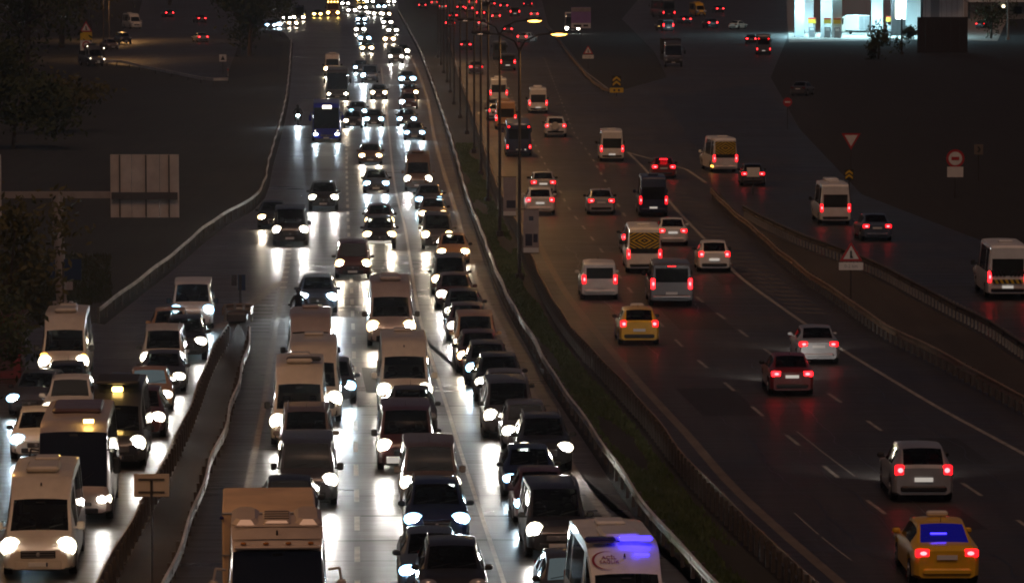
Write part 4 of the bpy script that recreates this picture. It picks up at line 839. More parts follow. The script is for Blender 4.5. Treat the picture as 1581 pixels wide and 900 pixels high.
q = MB(); q.rbox((1.35,0,2.55),(.2,.36,.16),.03); extra(r,'roof_sign',q,'amber_lamp'); q = MB(); q.rbox((.3,0,2.78),(2.4,1.5,.12),.05); extra(r,'roof_rack',q,'trim')
V('hatch',217,646,'slip','maroon_paint','n','maroon hatchback mostly hidden behind the black minibus',on=(1,0))
V('sedan',229,609,'slip','orange_and_lit_paint','n','pale roofed sedan with cold cabin light behind the maroon hatchback',on=(1,0),gl='lit_glass')
V('sedan',251,581,'slip','dark_grey_paint','n','dark sedan hugging the kerb island, third car back from the black minibus',on=(1,0))
V('mpv',251,552,'slip','cream_paint','n','cream family van with both headlights on beside the kerb island rail')
V('suv',284,527,'slip','black_paint','n','black sport utility car nearest the tip of the kerb island',on=(1,0))
V('hatch',261,511,'slip','orange_and_lit_paint','w','orange lit hatchback half hidden by the black sport utility car',on=(0,1))
V('van',296.5,479,'slip','white_paint','b','white van with blue white headlights entering the slip road')
r = V('minibus',98,559,'slip','cream_paint','n','white minibus with amber lamps and glittering side at the embankment foot',sc=.98)
q = MB(); q.ell((3.08,-.78,1.18),(.07,.15,.08),8,5); q.ell((3.08,.80,1.15),(.07,.10,.06),8,5); extra(r,'indicator_lamp',q,'indicator')
p = U(3,582); r = empty('roadside_kiosk',(p.x,p.y,0)); tag(r,'dark red cabinet cut off by the left frame edge','kiosk')
q = MB(); q.rbox((0,0,1.25),(1.7,1.6,2.5),.05); q.build('cabinet','red_paint',r); q = MB(); q.box((0,-.2,2.56),(2.0,2.1,.1)); q.build('roof','maroon_paint',r); q = MB(); q.box((.25,-.82,1.2),(.6,.04,1.7)); q.build('door','maroon_paint',r)
# ------------------------------------------------------------------ left lane of the main road
r = V('cab',428,846,'left','blush_paint','w','big box truck with pale cab and dark windscreen at the bottom edge',ref=(.72,2.72),on=(1,1),beam=.6,yaw=1.0,sc=1.09)
q = MB(); q.rbox((-3.2,-.16,2.02),(4.2,2.14,2.46),.04); extra(r,'cargo_box',q,'truck_box'); q = MB(); q.box((-3.2,0,.62),(4.4,1.0,.22)); extra(r,'chassis',q,'trim')
for s in (1,-1):
    q = MB(); q.rbox((-.42,s*.70,3.20),(1.0,.62,.30),.10,0,Matrix.Rotation(.22,3,'Y')); extra(r,'roof_fairing',q,'blush_paint')
    for xx in (-4.4,): q = wheel_mesh(.44,.34,s); q.v = [(v[0]+xx,v[1]+s*.9,v[2]+.44) for v in q.v]; extra(r,'wheel',q,['tyre','rim'],40)
    q = MB(); q.rbox((-1.06,s*1.08-.16,3.15),(.1,.10,.07),.02); extra(r,'marker_lamp',q,'beacon_off')
q = MB(); q.rbox((-.30,0,3.24),(.75,.62,.14),.05,0,Matrix.Rotation(.22,3,'Y'))
for k in range(4): q.box((-.5+.14*k,0,3.36-.03*k),(.05,.55,.03),1)
extra(r,'roof_louvre',q,['blush_paint','louvre']); q = MB(); q.cyl((.45,0,2.95),(.45,0,3.08),.03,.02,6); extra(r,'antenna',q,'trim')
q = MB(); q.rbox((.86,0,2.76),(.22,1.9,.07),.02); extra(r,'sun_visor',q,'blush_paint'); q = MB(); q.box((.60,0,2.90),(.02,1.96,.012)); q.box((.20,0,3.115),(.02,1.9,.012)); extra(r,'roof_seam',q,'trim')
q = MB(); q.rbox((-1.12,-.16,3.235),(.06,2.16,.05),.015); q.box((-1.09,-.16,2.3),(.03,2.16,.03)); extra(r,'box_edge_trim',q,'rim')
q = MB()
for k in range(4): q.ell((.72,-.75+k*.5,2.83),(.05,.07,.035),8,4)
extra(r,'marker_lamp',q,'indicator_off')
V('sedan',447,741,'left','black_paint','n','black sedan with reflections in its windscreen behind the box truck',gl='dim_lit_glass',ref=(.45,1.42),on=(0,0))
V('van',474,742,'left','dark_grey_paint','n','dark van with both mirrors out, two vehicles behind the box truck',gl='dim_lit_glass',on=(1,0),sc=.96)
V('mpv',472.5,689,'left','brown_paint','n','brownish family van squeezed between dark van and white minibus')
V('minibus',462,651,'left','cream_paint','n','white minibus with dark roof rack in the left lane',sc=1.0)
r = ALLV[-1][1]; q = MB(); q.rbox((.55,.15,2.76),(.35,1.2,.14),.05); extra(r,'roof_rack',q,'trim')
V('minibus',484,617,'left','cream_paint','n','second white minibus, overlapped by the one with the roof rack',on=(1,0),sc=1.0)
V('hatch',513,597,'left','dark_grey_paint','b','dark hatchback peeping out beside the second white minibus',on=(1,0))
V('minibus',479,562,'left','blush_paint','n','greyish high roof minibus at the back of the minibus line',on=(0,0),sc=.98)
V('suv',490,458,'left','steel_blue_paint','B','pale blue car with blinding white headlights in the left lane',beam=1.0)
V('suv',499.5,305.5,'left','black_paint','n','black car with two long light streaks below it',beam=1.3)
V('van',448,356,'left','black_paint','n','wide black van low on the left, halfway up the road',beam=1.0)
V('sedan',421,336,'left','black_paint','w','dark sedan half hidden left of the wide black van',on=(0,1))
r = V('coach',504,207.5,'left','blue_paint','b','blue city bus with lit route sign facing the camera',sc=.97,beam=.5)
q = MB(); q.rbox((5.02,.05,3.02),(.10,.75,.26),.03); extra(r,'route_sign',q,'small_lamp')
for s in (1,-1): q = MB(); q.ell((5.45,s*.95,1.0),(.05,.10,.08),8,4); extra(r,'running_lamp',q,'small_lamp')
r = V('coach',521,145,'left','dark_grey_paint','w','dark bus right behind the blue city bus',sc=.95,beam=.8)
V('minibus',513,106,'left','cream_paint','w','pale roofed minibus behind the dark bus',on=(0,1),sc=1.0,lod=False)
# ------------------------------------------------------------------ middle lane
V('suv',697,843,'mid','black_paint','n','nearest black sport utility car at the bottom edge, shiny windscreen',ref=(.45,1.62),on=(0,0),gl=None)
V('sedan',666,882,'mid','steel_blue_paint','b','grey blue sedan hidden behind the nearest black sport utility car',on=(0,1))
V('suv',674.5,801,'mid','navy_paint','b','dark blue car with cold blue headlights in the middle lane')
V('van',664.5,745,'mid','brown_paint','n','brownish silver van with lights in its windscreen, middle lane',gl='dim_lit_glass',sc=.94)  # a silver van, the brown light on it put into the paint
r = ALLV[-1][1]; q = MB(); q.rbox((1.12,-.25,1.60),(.02,.09,.22),.005); extra(r,'windscreen_patch',q,'plate_lit')  # self-lit patch stands in for a light in the windscreen
V('van',628,689,'mid','maroon_paint','n','dark maroon van with a single headlight and lit number plate',on=(0,1),sc=.98)
r = ALLV[-1][1]; q = MB(); q.rbox((2.54,-.42,.44),(.03,.5,.22),.01); extra(r,'bumper_glow',q,'plate_lit')  # glowing panel in place of the bright lit plate on the bumper
V('sedan',636,644,'mid','dark_grey_paint','n','dark sedan sandwiched between maroon van and tall white minibus',on=(0,0))
V('minibus',625,601,'mid','cream_paint','n','tall white minibus in the middle lane, upright beside the lane line',sc=1.0)
V('minibus',604,504,'mid','blush_paint','w','greyish minibus with two wide set headlights in the middle lane',sc=1.02,beam=1.2)
V('mpv',545,406.5,'mid','maroon_paint','w','reddish brown family van with a dimly lit cabin',gl='dim_lit_glass')
V('suv',586,362,'mid','black_paint','w','dark car with bright bumper, front one of a close pair')
r = ALLV[-1][1]; q = MB(); q.rbox((2.20,0,.42),(.10,1.3,.16),.03); extra(r,'bumper_glow',q,'plate_lit')  # glowing panel in place of light caught on the bumper
V('hatch',586,340.5,'mid','maroon_paint','w','dark hatchback, rear one of the close pair',beam=.8)
V('sedan',581,283.5,'mid','steel_blue_paint','b','bluish sedan with icy headlights in the middle lane',beam=1.6)
V('sedan',572,240.5,'mid','brown_paint','w','brown sedan ahead of the bluish sedan with icy headlights',beam=1.6)
V('hatch',577.5,184,'mid','dark_grey_paint','b','dark hatchback beside the bluish car near the blue bus',beam=1.6)
V('sedan',552.5,172,'mid','steel_blue_paint','b','bluish sedan close to the right side of the blue bus',beam=1.8)
V('sedan',545,187,'mid','black_paint','w','dark sedan half hidden beside the blue bus',on=(0,1))
V('hatch',585,143.5,'mid','dark_grey_paint','w','dark hatchback with two small warm headlights behind the blinding truck',beam=1.2)
V('van',571,116.5,'mid','steel_blue_paint','B','dark van with one blinding blue white headlight',on=(0,1),lod=False,beam=1.4)
V('sedan',557,104,'mid','black_paint','b','dark sedan beside the van with the blinding headlight',lod=False,on=(0,1))
V('sedan',566.5,74.5,'mid','dark_grey_paint','w','distant sedan in the middle lane, tenth row from the top of its lane',beam=2)
ALLV[-1][1]['label'] = 'distant sedan with warm headlights just above the blinding van'
V('hatch',563,59,'mid','black_paint','b','distant hatchback with cold headlights, next behind the sedan above the blinding van',beam=2)
V('sedan',558,30,'mid','steel_blue_paint','b','distant bluish sedan casting two long cold streaks',beam=3)
V('suv',543,16,'mid','white_paint','n','far car with merged glaring headlights beside the amber lit truck',beam=2)
V('hatch',560,12,'mid','black_paint','n','far dark car just right of the merged glare',beam=2)
V('sedan',557,0,'mid','black_paint','y','farthest yellowish headlights in the middle lane, cut by the top edge',beam=1)
r = V('cab',514,20,'left','orange_and_lit_paint','y','amber lit truck at the top of the left lane',beam=2.5)
q = MB(); q.rbox((-3.4,0,2.1),(4.4,2.35,2.5),.04); q.box((-3.3,0,.65),(4.4,1.0,.22)); extra(r,'cargo_box',q,'truck_box')
q = MB()
for yy in (-.9,-.3,.3,.9): q.ell((.7,yy,2.95),(.1,.14,.1),8,4)
extra(r,'roof_lamps',q,'amber_lamp')
r = V('coach',512,9,'left','dark_grey_paint','p','bus with a red lit sign at the top edge of the oncoming road',face='F',group='oncoming vehicles with headlights'); q = MB(); q.rbox((5.1,0,3.0),(.12,1.9,.30),.03); extra(r,'route_sign',q,'tail_on')
V('sedan',426,38,'left','steel_blue_paint','B','blinding blue headlights at the head of the slip road',beam=2.5)
V('hatch',452,36,'left','black_paint','w','dark hatchback right of the blinding blue headlights',beam=2)
V('midibus',461,27,'left','navy_paint','w','navy bus behind the pair of cars at the slip road head',on=(0,1))
# ------------------------------------------------------------------ lane beside the grass median
r = V('minibus',967,889,'main','white_paint','n','white ambulance with blue roof beacons and red crescent at the bottom edge',ref=(1.80,1.98),cat='ambulance',name='ambulance',on=(0,0),yaw=2,sc=1.07)
q = MB(); q.rbox((1.0,.30,2.72),(.20,.78,.11),.04); extra(r,'beacon_bar',q,'blue_beacon'); q = MB(); q.rbox((1.0,-.52,2.70),(.32,.72,.13),.05); extra(r,'beacon_bar',q,'beacon_off')
q = MB(); q.rbox((1.36,.40,2.40),(.05,.36,.05),.02); extra(r,'front_beacon',q,'blue_beacon')
light('beacon_light','POINT',(1.25,.35,2.88),(.03,.02,1),7,r,.15)
q = MB(); n = 22
sl_ = math.atan2(2.04-2.50,1.78-1.05)
def onface(u, v):                                     # a point on the forehead above the windscreen
    x = lerp(1.72,1.20,v); return (x+.02, u, pchip([1.05,1.78],[2.56,2.04])(x)+.03)
A_, B_ = [], []
for i in range(n+1):
    t = math.radians(65+230*i/n); th = .055*math.sin(math.pi*i/n)+.004
    A_.append(onface(-.42+math.cos(t)*-.34*-1, .5+math.sin(t)*.46)); B_.append(onface(-.42+math.cos(t)*(.34-th), .5+math.sin(t)*(.46-th)))
q.strip([Vector(v) for v in A_], [Vector(v) for v in B_]); extra(r,'crescent_emblem',q,'letter_red')
for txt, v, sz in (('ACİL',.62,.15),('SAĞLIK',.40,.14)):
    c = onface(-.36, v); nrm = Vector((.53,0,.85)).normalized(); e2 = Vector((-.85,0,.53)).normalized(); e1 = Vector((0,1,0))
    o = text_mesh(txt, sz, 'letter_red', 'lettering', r, c); o.rotation_euler = Matrix((e1, e2, e1.cross(e2))).transposed().to_euler(); o.location = Vector(c)+nrm*.012
V('hatch',880,862,'main','dark_grey_paint','n','grey hatchback mostly hidden left of the ambulance',ref=(.35,1.43),on=(0,0),gl='lit_glass')
V('mpv',861.5,819,'main','black_paint','n','tall black family van with two round headlights ahead of the ambulance',sc=1.02)
V('sedan',838,777,'main','maroon_paint','b','reddish sedan overlapped by the tall black family van',on=(0,1))
V('sedan',819,738,'main','navy_paint','b','navy sedan with a single blue headlight',on=(0,1))
V('suv',841,690,'main','black_paint','n','black car with a star bright left headlight nearest the edge line')
V('hatch',814,665,'main','grey_paint','n','grey hatchback just behind the black car nearest the edge line',gl='dim_lit_glass',on=(0,1))
V('mpv',787,643,'main','dark_grey_paint','n','dark family van with a low lit number plate',on=(0,1))
V('sedan',783,616,'main','grey_paint','n','grey sedan roof between two dark cars beside the edge line',gl='dim_lit_glass',on=(0,0))
V('suv',772,589,'main','black_paint','n','black sport utility car with uneven headlights beside the edge line')
V('hatch',754,569,'main','dark_grey_paint','b','dark hatchback behind the car with uneven headlights',on=(0,1))
V('hatch',740,550,'main','maroon_paint','w','maroon hatchback with a lit plate below the orange roofed van',on=(0,1))
V('mpv',735,529.5,'main','orange_and_lit_paint','n','orange roofed family van with bright twin headlights')
V('hatch',722,503,'main','maroon_paint','n','maroon hatchback stacked behind the orange roofed family van',on=(0,1))
V('sedan',717,479,'main','dark_grey_paint','n','dark sedan, second behind the orange roofed family van',on=(0,1))
V('hatch',703,455,'main','maroon_paint','n','dark red lit hatchback, third behind the orange roofed family van',on=(0,1))  # red light on this car put into its paint
V('mpv',695,431,'main','dark_grey_paint','w','dark family van with one headlight, fourth behind the orange roofed one',on=(0,1))
V('sedan',700,388.5,'main','orange_and_lit_paint','w','orange lit sedan angled out toward the edge line',beam=1.2)
V('mpv',675.5,364,'main','dark_grey_paint','w','dark family van with bright bumper below two stacked cars')
V('sedan',669,330,'main','brown_paint','w','brown sedan, lower of two stacked cars under the brown van')
V('sedan',663,308,'main','dark_grey_paint','b','dark sedan, upper of two stacked cars under the brown van')
V('minibus',645.5,276,'main','brown_paint','n','brown high roof minibus with one star bright headlight',sc=.95,beam=1.3)
V('sedan',640,205,'main','steel_blue_paint','b','bluish sedan above the brown high roof minibus',beam=2)
V('sedan',628,184,'main','dark_grey_paint','b','dark sedan with cold headlights, second above the brown minibus',beam=1.5)
V('hatch',631,158,'main','maroon_paint','B','car with one blinding warm headlight, third above the brown minibus',on=(0,1),beam=.8)
V('hatch',633,143,'main','maroon_paint','w','maroon hatchback close behind the blinding warm headlight',on=(1,0))
V('sedan',629,121.5,'main','dark_grey_paint','b','dark sedan with pale violet headlights beside the median rail',beam=1.5)
V('van',611.5,88,'main','dark_grey_paint','n','dark far van with paired headlights beside the median rail',beam=1.5,lod=False)
V('hatch',622,79,'main','black_paint','n','far hatchback showing one light behind the dark far van',on=(1,0))
V('hatch',601,60.5,'main','orange_and_lit_paint','w','far orange lit hatchback beside the median rail',beam=1.8)
V('sedan',598,34.5,'main','dark_grey_paint','n','far sedan with two small star headlights',beam=2)
V('suv',583,21,'main','white_paint','n','far white car left of the two small star headlights',beam=2)
V('sedan',589,10.5,'main','dark_grey_paint','b','farthest headlight pair in the lane beside the median',beam=2)
# ------------------------------------------------------------------ outbound road, R = rear to the camera
r = V('sedan',1462,854,'far','taxi_paint','n','yellow taxi with blue lit rear window at the lower right corner',face='R',sc=1.07,cat='taxi',name='taxi',rgl='blue_lit_glass',yaw=0,tails='tail_on')
def taxi_sign(r):
    q = MB(); q.rbox((-.1,0,1.56),(.22,.55,.14),.04); extra(r,'roof_sign',q,'cream_paint'); 
taxi_sign(r); q = MB(); q.rbox((-1.40,.12,1.235),(.05,.42,.03),.01,0,Matrix.Rotation(-.4,3,'Y')); extra(r,'glow_strip',q,'blue_beacon')  # glowing bar paints the bright middle of the blue lit window
V('hatch',1426,727,'far','silver_paint','n','silver hatchback with lit plate casting light beside it, right lanes',face='R',sc=1.08,plate=True,yaw=0,far=300)
V('sedan',1223,577,'far','red_paint','n','dark red lit sedan with fierce tail lights throwing red streaks',face='R',plate=True,tails='tail_brake',far=260)  # dark car, the red glow on it put into the body paint
V('sedan',1264,530.5,'far','silver_paint','n','pale silver sedan just right of the dark red lit sedan',face='R',far=200)
r = V('hatch',987,500,'far','taxi_paint','n','yellow taxi in the middle of the outbound road',face='R',cat='taxi',name='taxi'); taxi_sign(r)
r = V('van',1037,438.5,'far','grey_paint','n','grey van with tall red lights and high brake lamp',face='R',tails='tail_brake',sc=1.03)
q = MB(); q.rbox((-2.47,0,1.84),(.06,.42,.06),.02); extra(r,'brake_lamp',q,'tail_brake'); q = MB(); q.rbox((-2.55,0,.46),(.14,1.7,.10),.03); extra(r,'bumper_bar',q,'rim')
V('mpv',926,430.5,'far','white_paint','n','white family van in the left lane of the outbound road',face='R',tails='tail_on')
r = V('minibus',995,391.5,'far','white_paint','n','white minibus with yellow and black chevron panel, braking centre lane',face='R',sc=.95)
def chevrons(r, K, z0, z1, half):
    x = K['st'][0][0]-.034; q = MB(); q.box((x+.01,0,(z0+z1)/2),(.02,half*2,z1-z0)); extra(r,'chevron_panel',q,'sign_yellow')
    q = MB(); n = 5; zc = (z0+z1)/2; hz = (z1-z0)/2
    for k in range(n):                                       # nested diamonds of black bars
        a0 = (k+.25)/n; a1 = (k+.75)/n
        for sy in (1,-1):
            for sz in (1,-1):
                P4 = []
                for a in (a0, a1): P4.append([(0, a*2*hz), (a*2*half, 0)])
                def clip(p, o):
                    (ya, za), (yb, zb_) = p, o; out = []
                    for (y_, z_, y2, z2) in ((ya,za,yb,zb_),(yb,zb_,ya,za)):
                        t = 0
                        if z_ > hz and abs(z2-z_) > 1e-6: t = (hz-z_)/(z2-z_)
                        if y_ > half and abs(y2-y_) > 1e-6: t = max(t, (half-y_)/(y2-y_))
                        out.append((y_+(y2-y_)*t, z_+(z2-z_)*t))
                    return out
                i0 = clip(P4[0][0], P4[0][1]); i1 = clip(P4[1][0], P4[1][1])
                if a0 >= .99 or i0[0][0] > half+1e-4: continue
                vs = [(x-.004, sy*min(half,max(0,y_)), zc+sz*min(hz,max(0,z_))) for y_, z_ in (i0[0], i0[1], i1[1], i1[0])]
                q.add(vs, [(0,1,2,3)])
    extra(r,'chevron_stripes',q,'sign_black')
chevrons(r, KINDS['minibus'], 1.42, 2.30, .82)
r = V('hatch',984,366,'far','dark_grey_paint','n','dark hatchback half hidden by the chevron minibus',face='R',tails='tail_brake')
V('sedan',1039,356,'far','white_paint','n','white sedan with one amber flank light right of the chevron minibus',face='R',plate=True)
V('hatch',1103,393.5,'far','white_paint','n','white hatchback alone at the right edge line',face='R',plate=True)
V('sedan',928.5,310.5,'far','silver_paint','n','silver sedan beside the dark tall van',face='R')
V('minibus',1009,310,'far','navy_paint','n','dark navy tall van with a lit plate',face='R',plate=True,sc=.92)
r = V('sedan',1025,257.5,'exit','red_paint','n','red sedan braking with a high third lamp near the exit line',face='R',tails='tail_brake'); q = MB(); q.rbox((-1.35,0,1.36),(.12,.55,.07),.02); extra(r,'brake_lamp',q,'tail_brake')
V('sedan',839,281.7,'far','silver_paint','n','silver sedan in the left outbound lane, upper of a close pair',face='R',plate=True)
V('suv',834,308,'far','white_paint','n','white sport utility car, lower of a close pair in the left outbound lane',face='R',plate=True)
V('minibus',945,229.5,'far','white_paint','n','white high roof minibus alone in the third outbound lane',face='R',plate=True,sc=.92)
r = V('suv',858,194,'far','white_paint','n','white off road car with a spare wheel on its back',face='R'); q = MB(); q.cyl((-2.22,.05,.98),(-2.40,.05,.98),.34,.32,16); extra(r,'spare_wheel',q,'cream_paint')
r = V('coach',801,226.5,'far','navy_paint','n','tall navy coach with four red lamps behind the lamp post',face='R',sc=.80)
for s in (1,-1): q = MB(); q.rbox((-5.53,s*.95,2.95),(.05,.16,.14),.03); extra(r,'high_tail_lamp',q,'tail_brake')
q = MB(); q.rbox((-5.55,-.1,.75),(.03,.22,.16),.01); q.rbox((-5.55,-.62,.72),(.03,.14,.12),.01); extra(r,'plate_lamp',q,'plate_lit')
V('minibus',781,182,'far','orange_and_lit_paint','n','orange lit minibus ahead of the tall navy coach',face='R',sc=.95)
V('hatch',766,171,'far','white_paint','n','white hatchback at the left shoulder beside the orange lit minibus',face='R',tails='tail_brake')
V('minibus',770,143,'far','white_paint','n','white minibus ahead of the orange lit minibus',face='R',sc=.95)
V('minibus',831,159,'far','white_paint','n','white minibus in the third lane left of the yellow chevron marker',face='R',plate=True,sc=.92)
V('sedan',735,104,'far','maroon_paint','n','dark sedan with twin red lights beside the median lamp posts',face='R',lod=True)
V('van',784,96,'far','dark_grey_paint','n','dark van with a white lower lamp ahead of the white minibus',face='R',plate=True,lod=False)
r = V('coach',772,84,'far','black_paint','n','tall dark truck shape left of the dark van',face='R',sc=.75,tails='tail_off',cat='truck',name='truck',far=0)
V('sedan',719,69,'far','maroon_paint','n','red lit sedan in the far left outbound lane',face='R')
V('hatch',806,57,'far','white_paint','n','white car slewed across its lane near the street lamp heads',face='R',yaw=-25,tails='tail_brake')
V('sedan',745,35.5,'far','white_paint','n','far white sedan in the middle of the outbound crowd',face='R')
V('hatch',695,36,'far','red_paint','n','far red hatchback hard by the median',face='R',tails='tail_brake')
V('sedan',684,10,'far','white_paint','n','far white car with bright bumper near the top of the median',face='R',plate=True)
V('sedan',711,11,'far','dark_grey_paint','n','far dark sedan with wide red lights at the top of the outbound road',face='R')
V('hatch',766,25,'far','orange_and_lit_paint','n','far orange car right of the white sedan in the crowd',face='R',tails='tail_brake')
V('van',795,18,'far','dark_grey_paint','n','far dark van with a bright left lamp at the top',face='R',plate=True)
V('hatch',652,8,'far','black_paint','n','far single red light left of the outbound lanes',face='R')
V('coach',750,15,'far','grey_paint','n','far grey bus at the top of the outbound road',face='R',sc=.75,tails='tail_off',far=0)
V('minibus',730,3,'far','cream_paint','n','far pale minibus above the dark sedan at the top',face='R',sc=.9)
V('coach',815,6,'far','navy_paint','n','far navy truck above the street lamp heads',face='R',sc=.8,tails='tail_on',far=0,cat='truck',name='truck')
V('cab',884,44,'far','dark_grey_paint','n','dark stationary truck beside the purple billboard',face='F',on=(0,0)); r = ALLV[-1][1]; q = MB(); q.rbox((-3.3,0,2.1),(4.2,2.3,2.6),.04); extra(r,'cargo_box',q,'cream_paint')
# exit, ramp and the far right
r = V('minibus',1120,245,'exit','white_paint','n','white minibus with yellow chevron back leaving by the exit',face='R',yaw=7,sc=.95,tails='tail_brake'); chevrons(r, KINDS['minibus'], 1.40, 2.35, .80)
q = MB(); q.ell((-3.2,.95,.5),(.1,.12,.07),8,4); q.ell((-2.7,1.0,.5),(.12,.06,.06),8,4); extra(r,'side_marker',q,'indicator')
V('sedan',1163,268.5,'exit','dark_grey_paint','n','dark sedan with red lights behind the blank sign plate',face='R')
V('minibus',1290,321,'ramp','white_paint','n','white minibus in the middle of the dark ramp',face='R',sc=.95)
V('sedan',1354.5,349.5,'ramp','steel_blue_paint','n','dark blue sedan on the ramp with two red lights',face='R')
r = V('minibus',1556,428,'ramp','white_paint','n','white minibus with striped tailboard at the right frame edge',face='R',sc=1.0,plate=True,tails='tail_brake')
q = MB(); x = KINDS['minibus']['st'][0][0]-.03; q.box((x,0,.88),(.02,1.45,.20)); extra(r,'chevron_panel',q,'sign_yellow')
q = MB()
for k in range(6): q.add([(x-.014,-.70+k*.25,.78),(x-.014,-.58+k*.25,.78),(x-.014,-.48+k*.25,.98),(x-.014,-.60+k*.25,.98)],[(0,1,2,3)])
for k in range(4):
    for s in (1,-1): q.add([(x-.014,s*(.1+k*.18),1.12),(x-.014,s*(.2+k*.18),1.12),(x-.014,s*(.32+k*.18),1.40),(x-.014,s*(.22+k*.18),1.40)],[(0,1,2,3)])
extra(r,'chevron_stripes',q,'sign_black')
r = V('coach',1179,76,.045,'grey_paint','n','grey bus with four red lamps left of the fuel station',face='R',sc=.82,plate=True,lod=False)
for s in (1,-1): q = MB(); q.rbox((-5.53,s*.82,2.75),(.05,.16,.14),.03); extra(r,'high_tail_lamp',q,'tail_brake')
V('van',1032,39,-.25,'dark_grey_paint','n','dark van with red and amber lights, left of the far right group',face='R',plate=True,lod=True,tails='tail_brake',far=20)
r = V('coach',1033,20,-.2,'black_paint','n','dark bus behind the dark van in the far right group',face='R',lod=True,tails='tail_brake',far=20)
V('suv',1101,35.5,-.2,'black_paint','n','black car with bright twin tail lights in the far right group',face='R',lod=True,tails='tail_brake',far=60)
V('minibus',1083,19,-.2,'taxi_paint','p','yellow minibus behind the black car in the far right group',face='F',lod=True,group='parked vehicles')
V('sedan',1131,38,.5,'cream_paint','p','pale parked sedan at the right end of the far right group',face='R',tails='tail_off',lod=True,group='parked vehicles')
V('cab',1040,93,-.05,'dark_grey_paint','p','unlit truck standing in the dark between the roads',face='F',lod=False,group='parked vehicles'); r = ALLV[-1][1]; q = MB(); q.rbox((-3.3,0,2.1),(4.4,2.3,2.7),.04); extra(r,'cargo_box',q,'hoarding')
V('sedan',1232,136,.3,'dark_grey_paint','p','unlit sedan barely visible in the dark below the fuel station',face='R',tails='tail_off',lod=False,group='parked vehicles')
r = V('cab',1334,36,-.5,'cream_paint','p','small box truck with white body refuelling on the forecourt',face='R',ref=(-5.5,2.1),tails='tail_off',lod=True,group='parked vehicles',sc=.92)
q = MB(); q.rbox((-3.3,0,2.1),(4.4,2.3,2.7),.04); extra(r,'cargo_box',q,'cladding_white'); q = MB()
for yy in (-.56,.56): q.rbox((-5.52,yy,2.1),(.05,1.05,2.45),.01)
extra(r,'rear_door',q,'silver_paint'); q = MB(); q.box((-3.3,0,.6),(4.4,1,.25)); extra(r,'chassis',q,'trim')
V('sedan',1513,37,.4,'dark_grey_paint','n','dark parked car with one red light right of the hoarding',face='R',lod=True,far=0,group='parked vehicles')
# side street, upper left
V('minibus',211,37,-.35,'cream_paint','p','parked white minibus lit orange at the top of the side street',face='F',lod=False,group='parked vehicles')
V('suv',195,60,-.35,'black_paint','p','parked black car below the orange lit white minibus',face='F',lod=False,group='parked vehicles')
V('sedan',175,70,-.35,'brown_paint','p','parked brown sedan right of the slim lamp posts',face='F',lod=False,group='parked vehicles')
r = V('minibus',150,92,-.35,'dark_grey_paint','p','dark minibus with small white marker lights behind the stacked signs',face='F',lod=False,group='parked vehicles')
q = MB(); q.ell((3.3,.9,.9),(.08,.10,.10),8,4); q.ell((3.3,-.9,1.0),(.06,.07,.07),8,4); q.ell((1.5,-.85,2.45),(.06,.07,.07),8,4); q.ell((1.5,1.3,2.2),(.06,.08,.08),8,4); extra(r,'marker_lamp',q,'small_lamp')
V('sedan',312,28.5,-.30,'maroon_paint','n','upper of two red tailed cars in the side street',face='R',lod=True,far=40)
V('sedan',314,57,-.30,'silver_paint','n','lower of two red tailed cars in the side street',face='R',lod=True,far=40)
# ------------------------------------------------------------------ the crowded far ends of both roads
for kn_, px, py, ln, c_, h_, fc, lb in (
    ('hatch',533,6,'left','dark_grey_paint','n','F','far dark hatchback between the amber lit truck and the merged glare'),
    ('suv',571,3,'mid','black_paint','n','F','far black car under the top edge, left of the farthest median lane pair'),
    ('sedan',604,3,'main','dark_grey_paint','n','F','far dark sedan at the top edge beside the median rail'),
    ('sedan',574,20,'mid','white_paint','n','F','far white sedan wedged beside the distant bluish sedan'),
    ('hatch',596,22,'main','black_paint','w','F','far black hatchback with warm lights behind the two small star headlights'),
    ('sedan',606,47,'main','dark_grey_paint','n','F','far dark sedan between the star headlights and the orange lit hatchback'),
    ('hatch',556,46,'mid','dark_grey_paint','n','F','far dark hatchback below the distant bluish sedan'),
    ('sedan',490,22,'left','black_paint','y','F','dark car with a single amber glow left of the amber lit truck'),
    ('sedan',418,39,'left','dark_grey_paint','b','F','dark sedan leftmost at the head of the slip road'),
    ('sedan',443,28,'left','black_paint','n','F','dark sedan behind the blinding blue headlights'),
    ('sedan',671,4,'far','white_paint','n','R','far white sedan hard against the median at the top edge'),
    ('hatch',742,20,'far','maroon_paint','n','R','far maroon hatchback between the dark sedan and the orange car'),
    ('suv',778,9,'far','dark_grey_paint','n','R','far dark sport utility car below the grey bus'),
    ('sedan',825,22,'far','white_paint','n','R','far white sedan right of the dark van near the lamp heads'),
    ('hatch',724,13,'far','grey_paint','n','R','far grey hatchback among the wide red lights at the top'),
    ('sedan',759,6,'far','red_paint','n','R','far red sedan at the top edge of the outbound road'),
    ('sedan',700,24,'far','black_paint','n','R','far black sedan just ahead of the red hatchback by the median'),
    ('sedan',784,45,'far','dark_grey_paint','n','R','far dark sedan ahead of the tall dark truck shape'),
    ('sedan',1061,30,-.2,'dark_grey_paint','n','R','dark sedan between the dark van and the black car, far right group'),
    ('hatch',1017,8,-.2,'red_paint','n','R','red hatchback at the top left of the far right group'),
    ('sedan',1112,14,-.2,'dark_grey_paint','n','R','dark sedan behind the pale parked sedan in the far right group'),
    ('sedan',1160,60,.05,'black_paint','n','R','black sedan hidden beside the grey bus with four red lamps'),
    ('hatch',262,20,-.3,'black_paint','n','R','dark hatchback at the far end of the side street')):
    V(kn_, px, py, ln, c_, h_, lb, face=fc, lod=True, tails='tail_brake', beam=2.0, far=10)
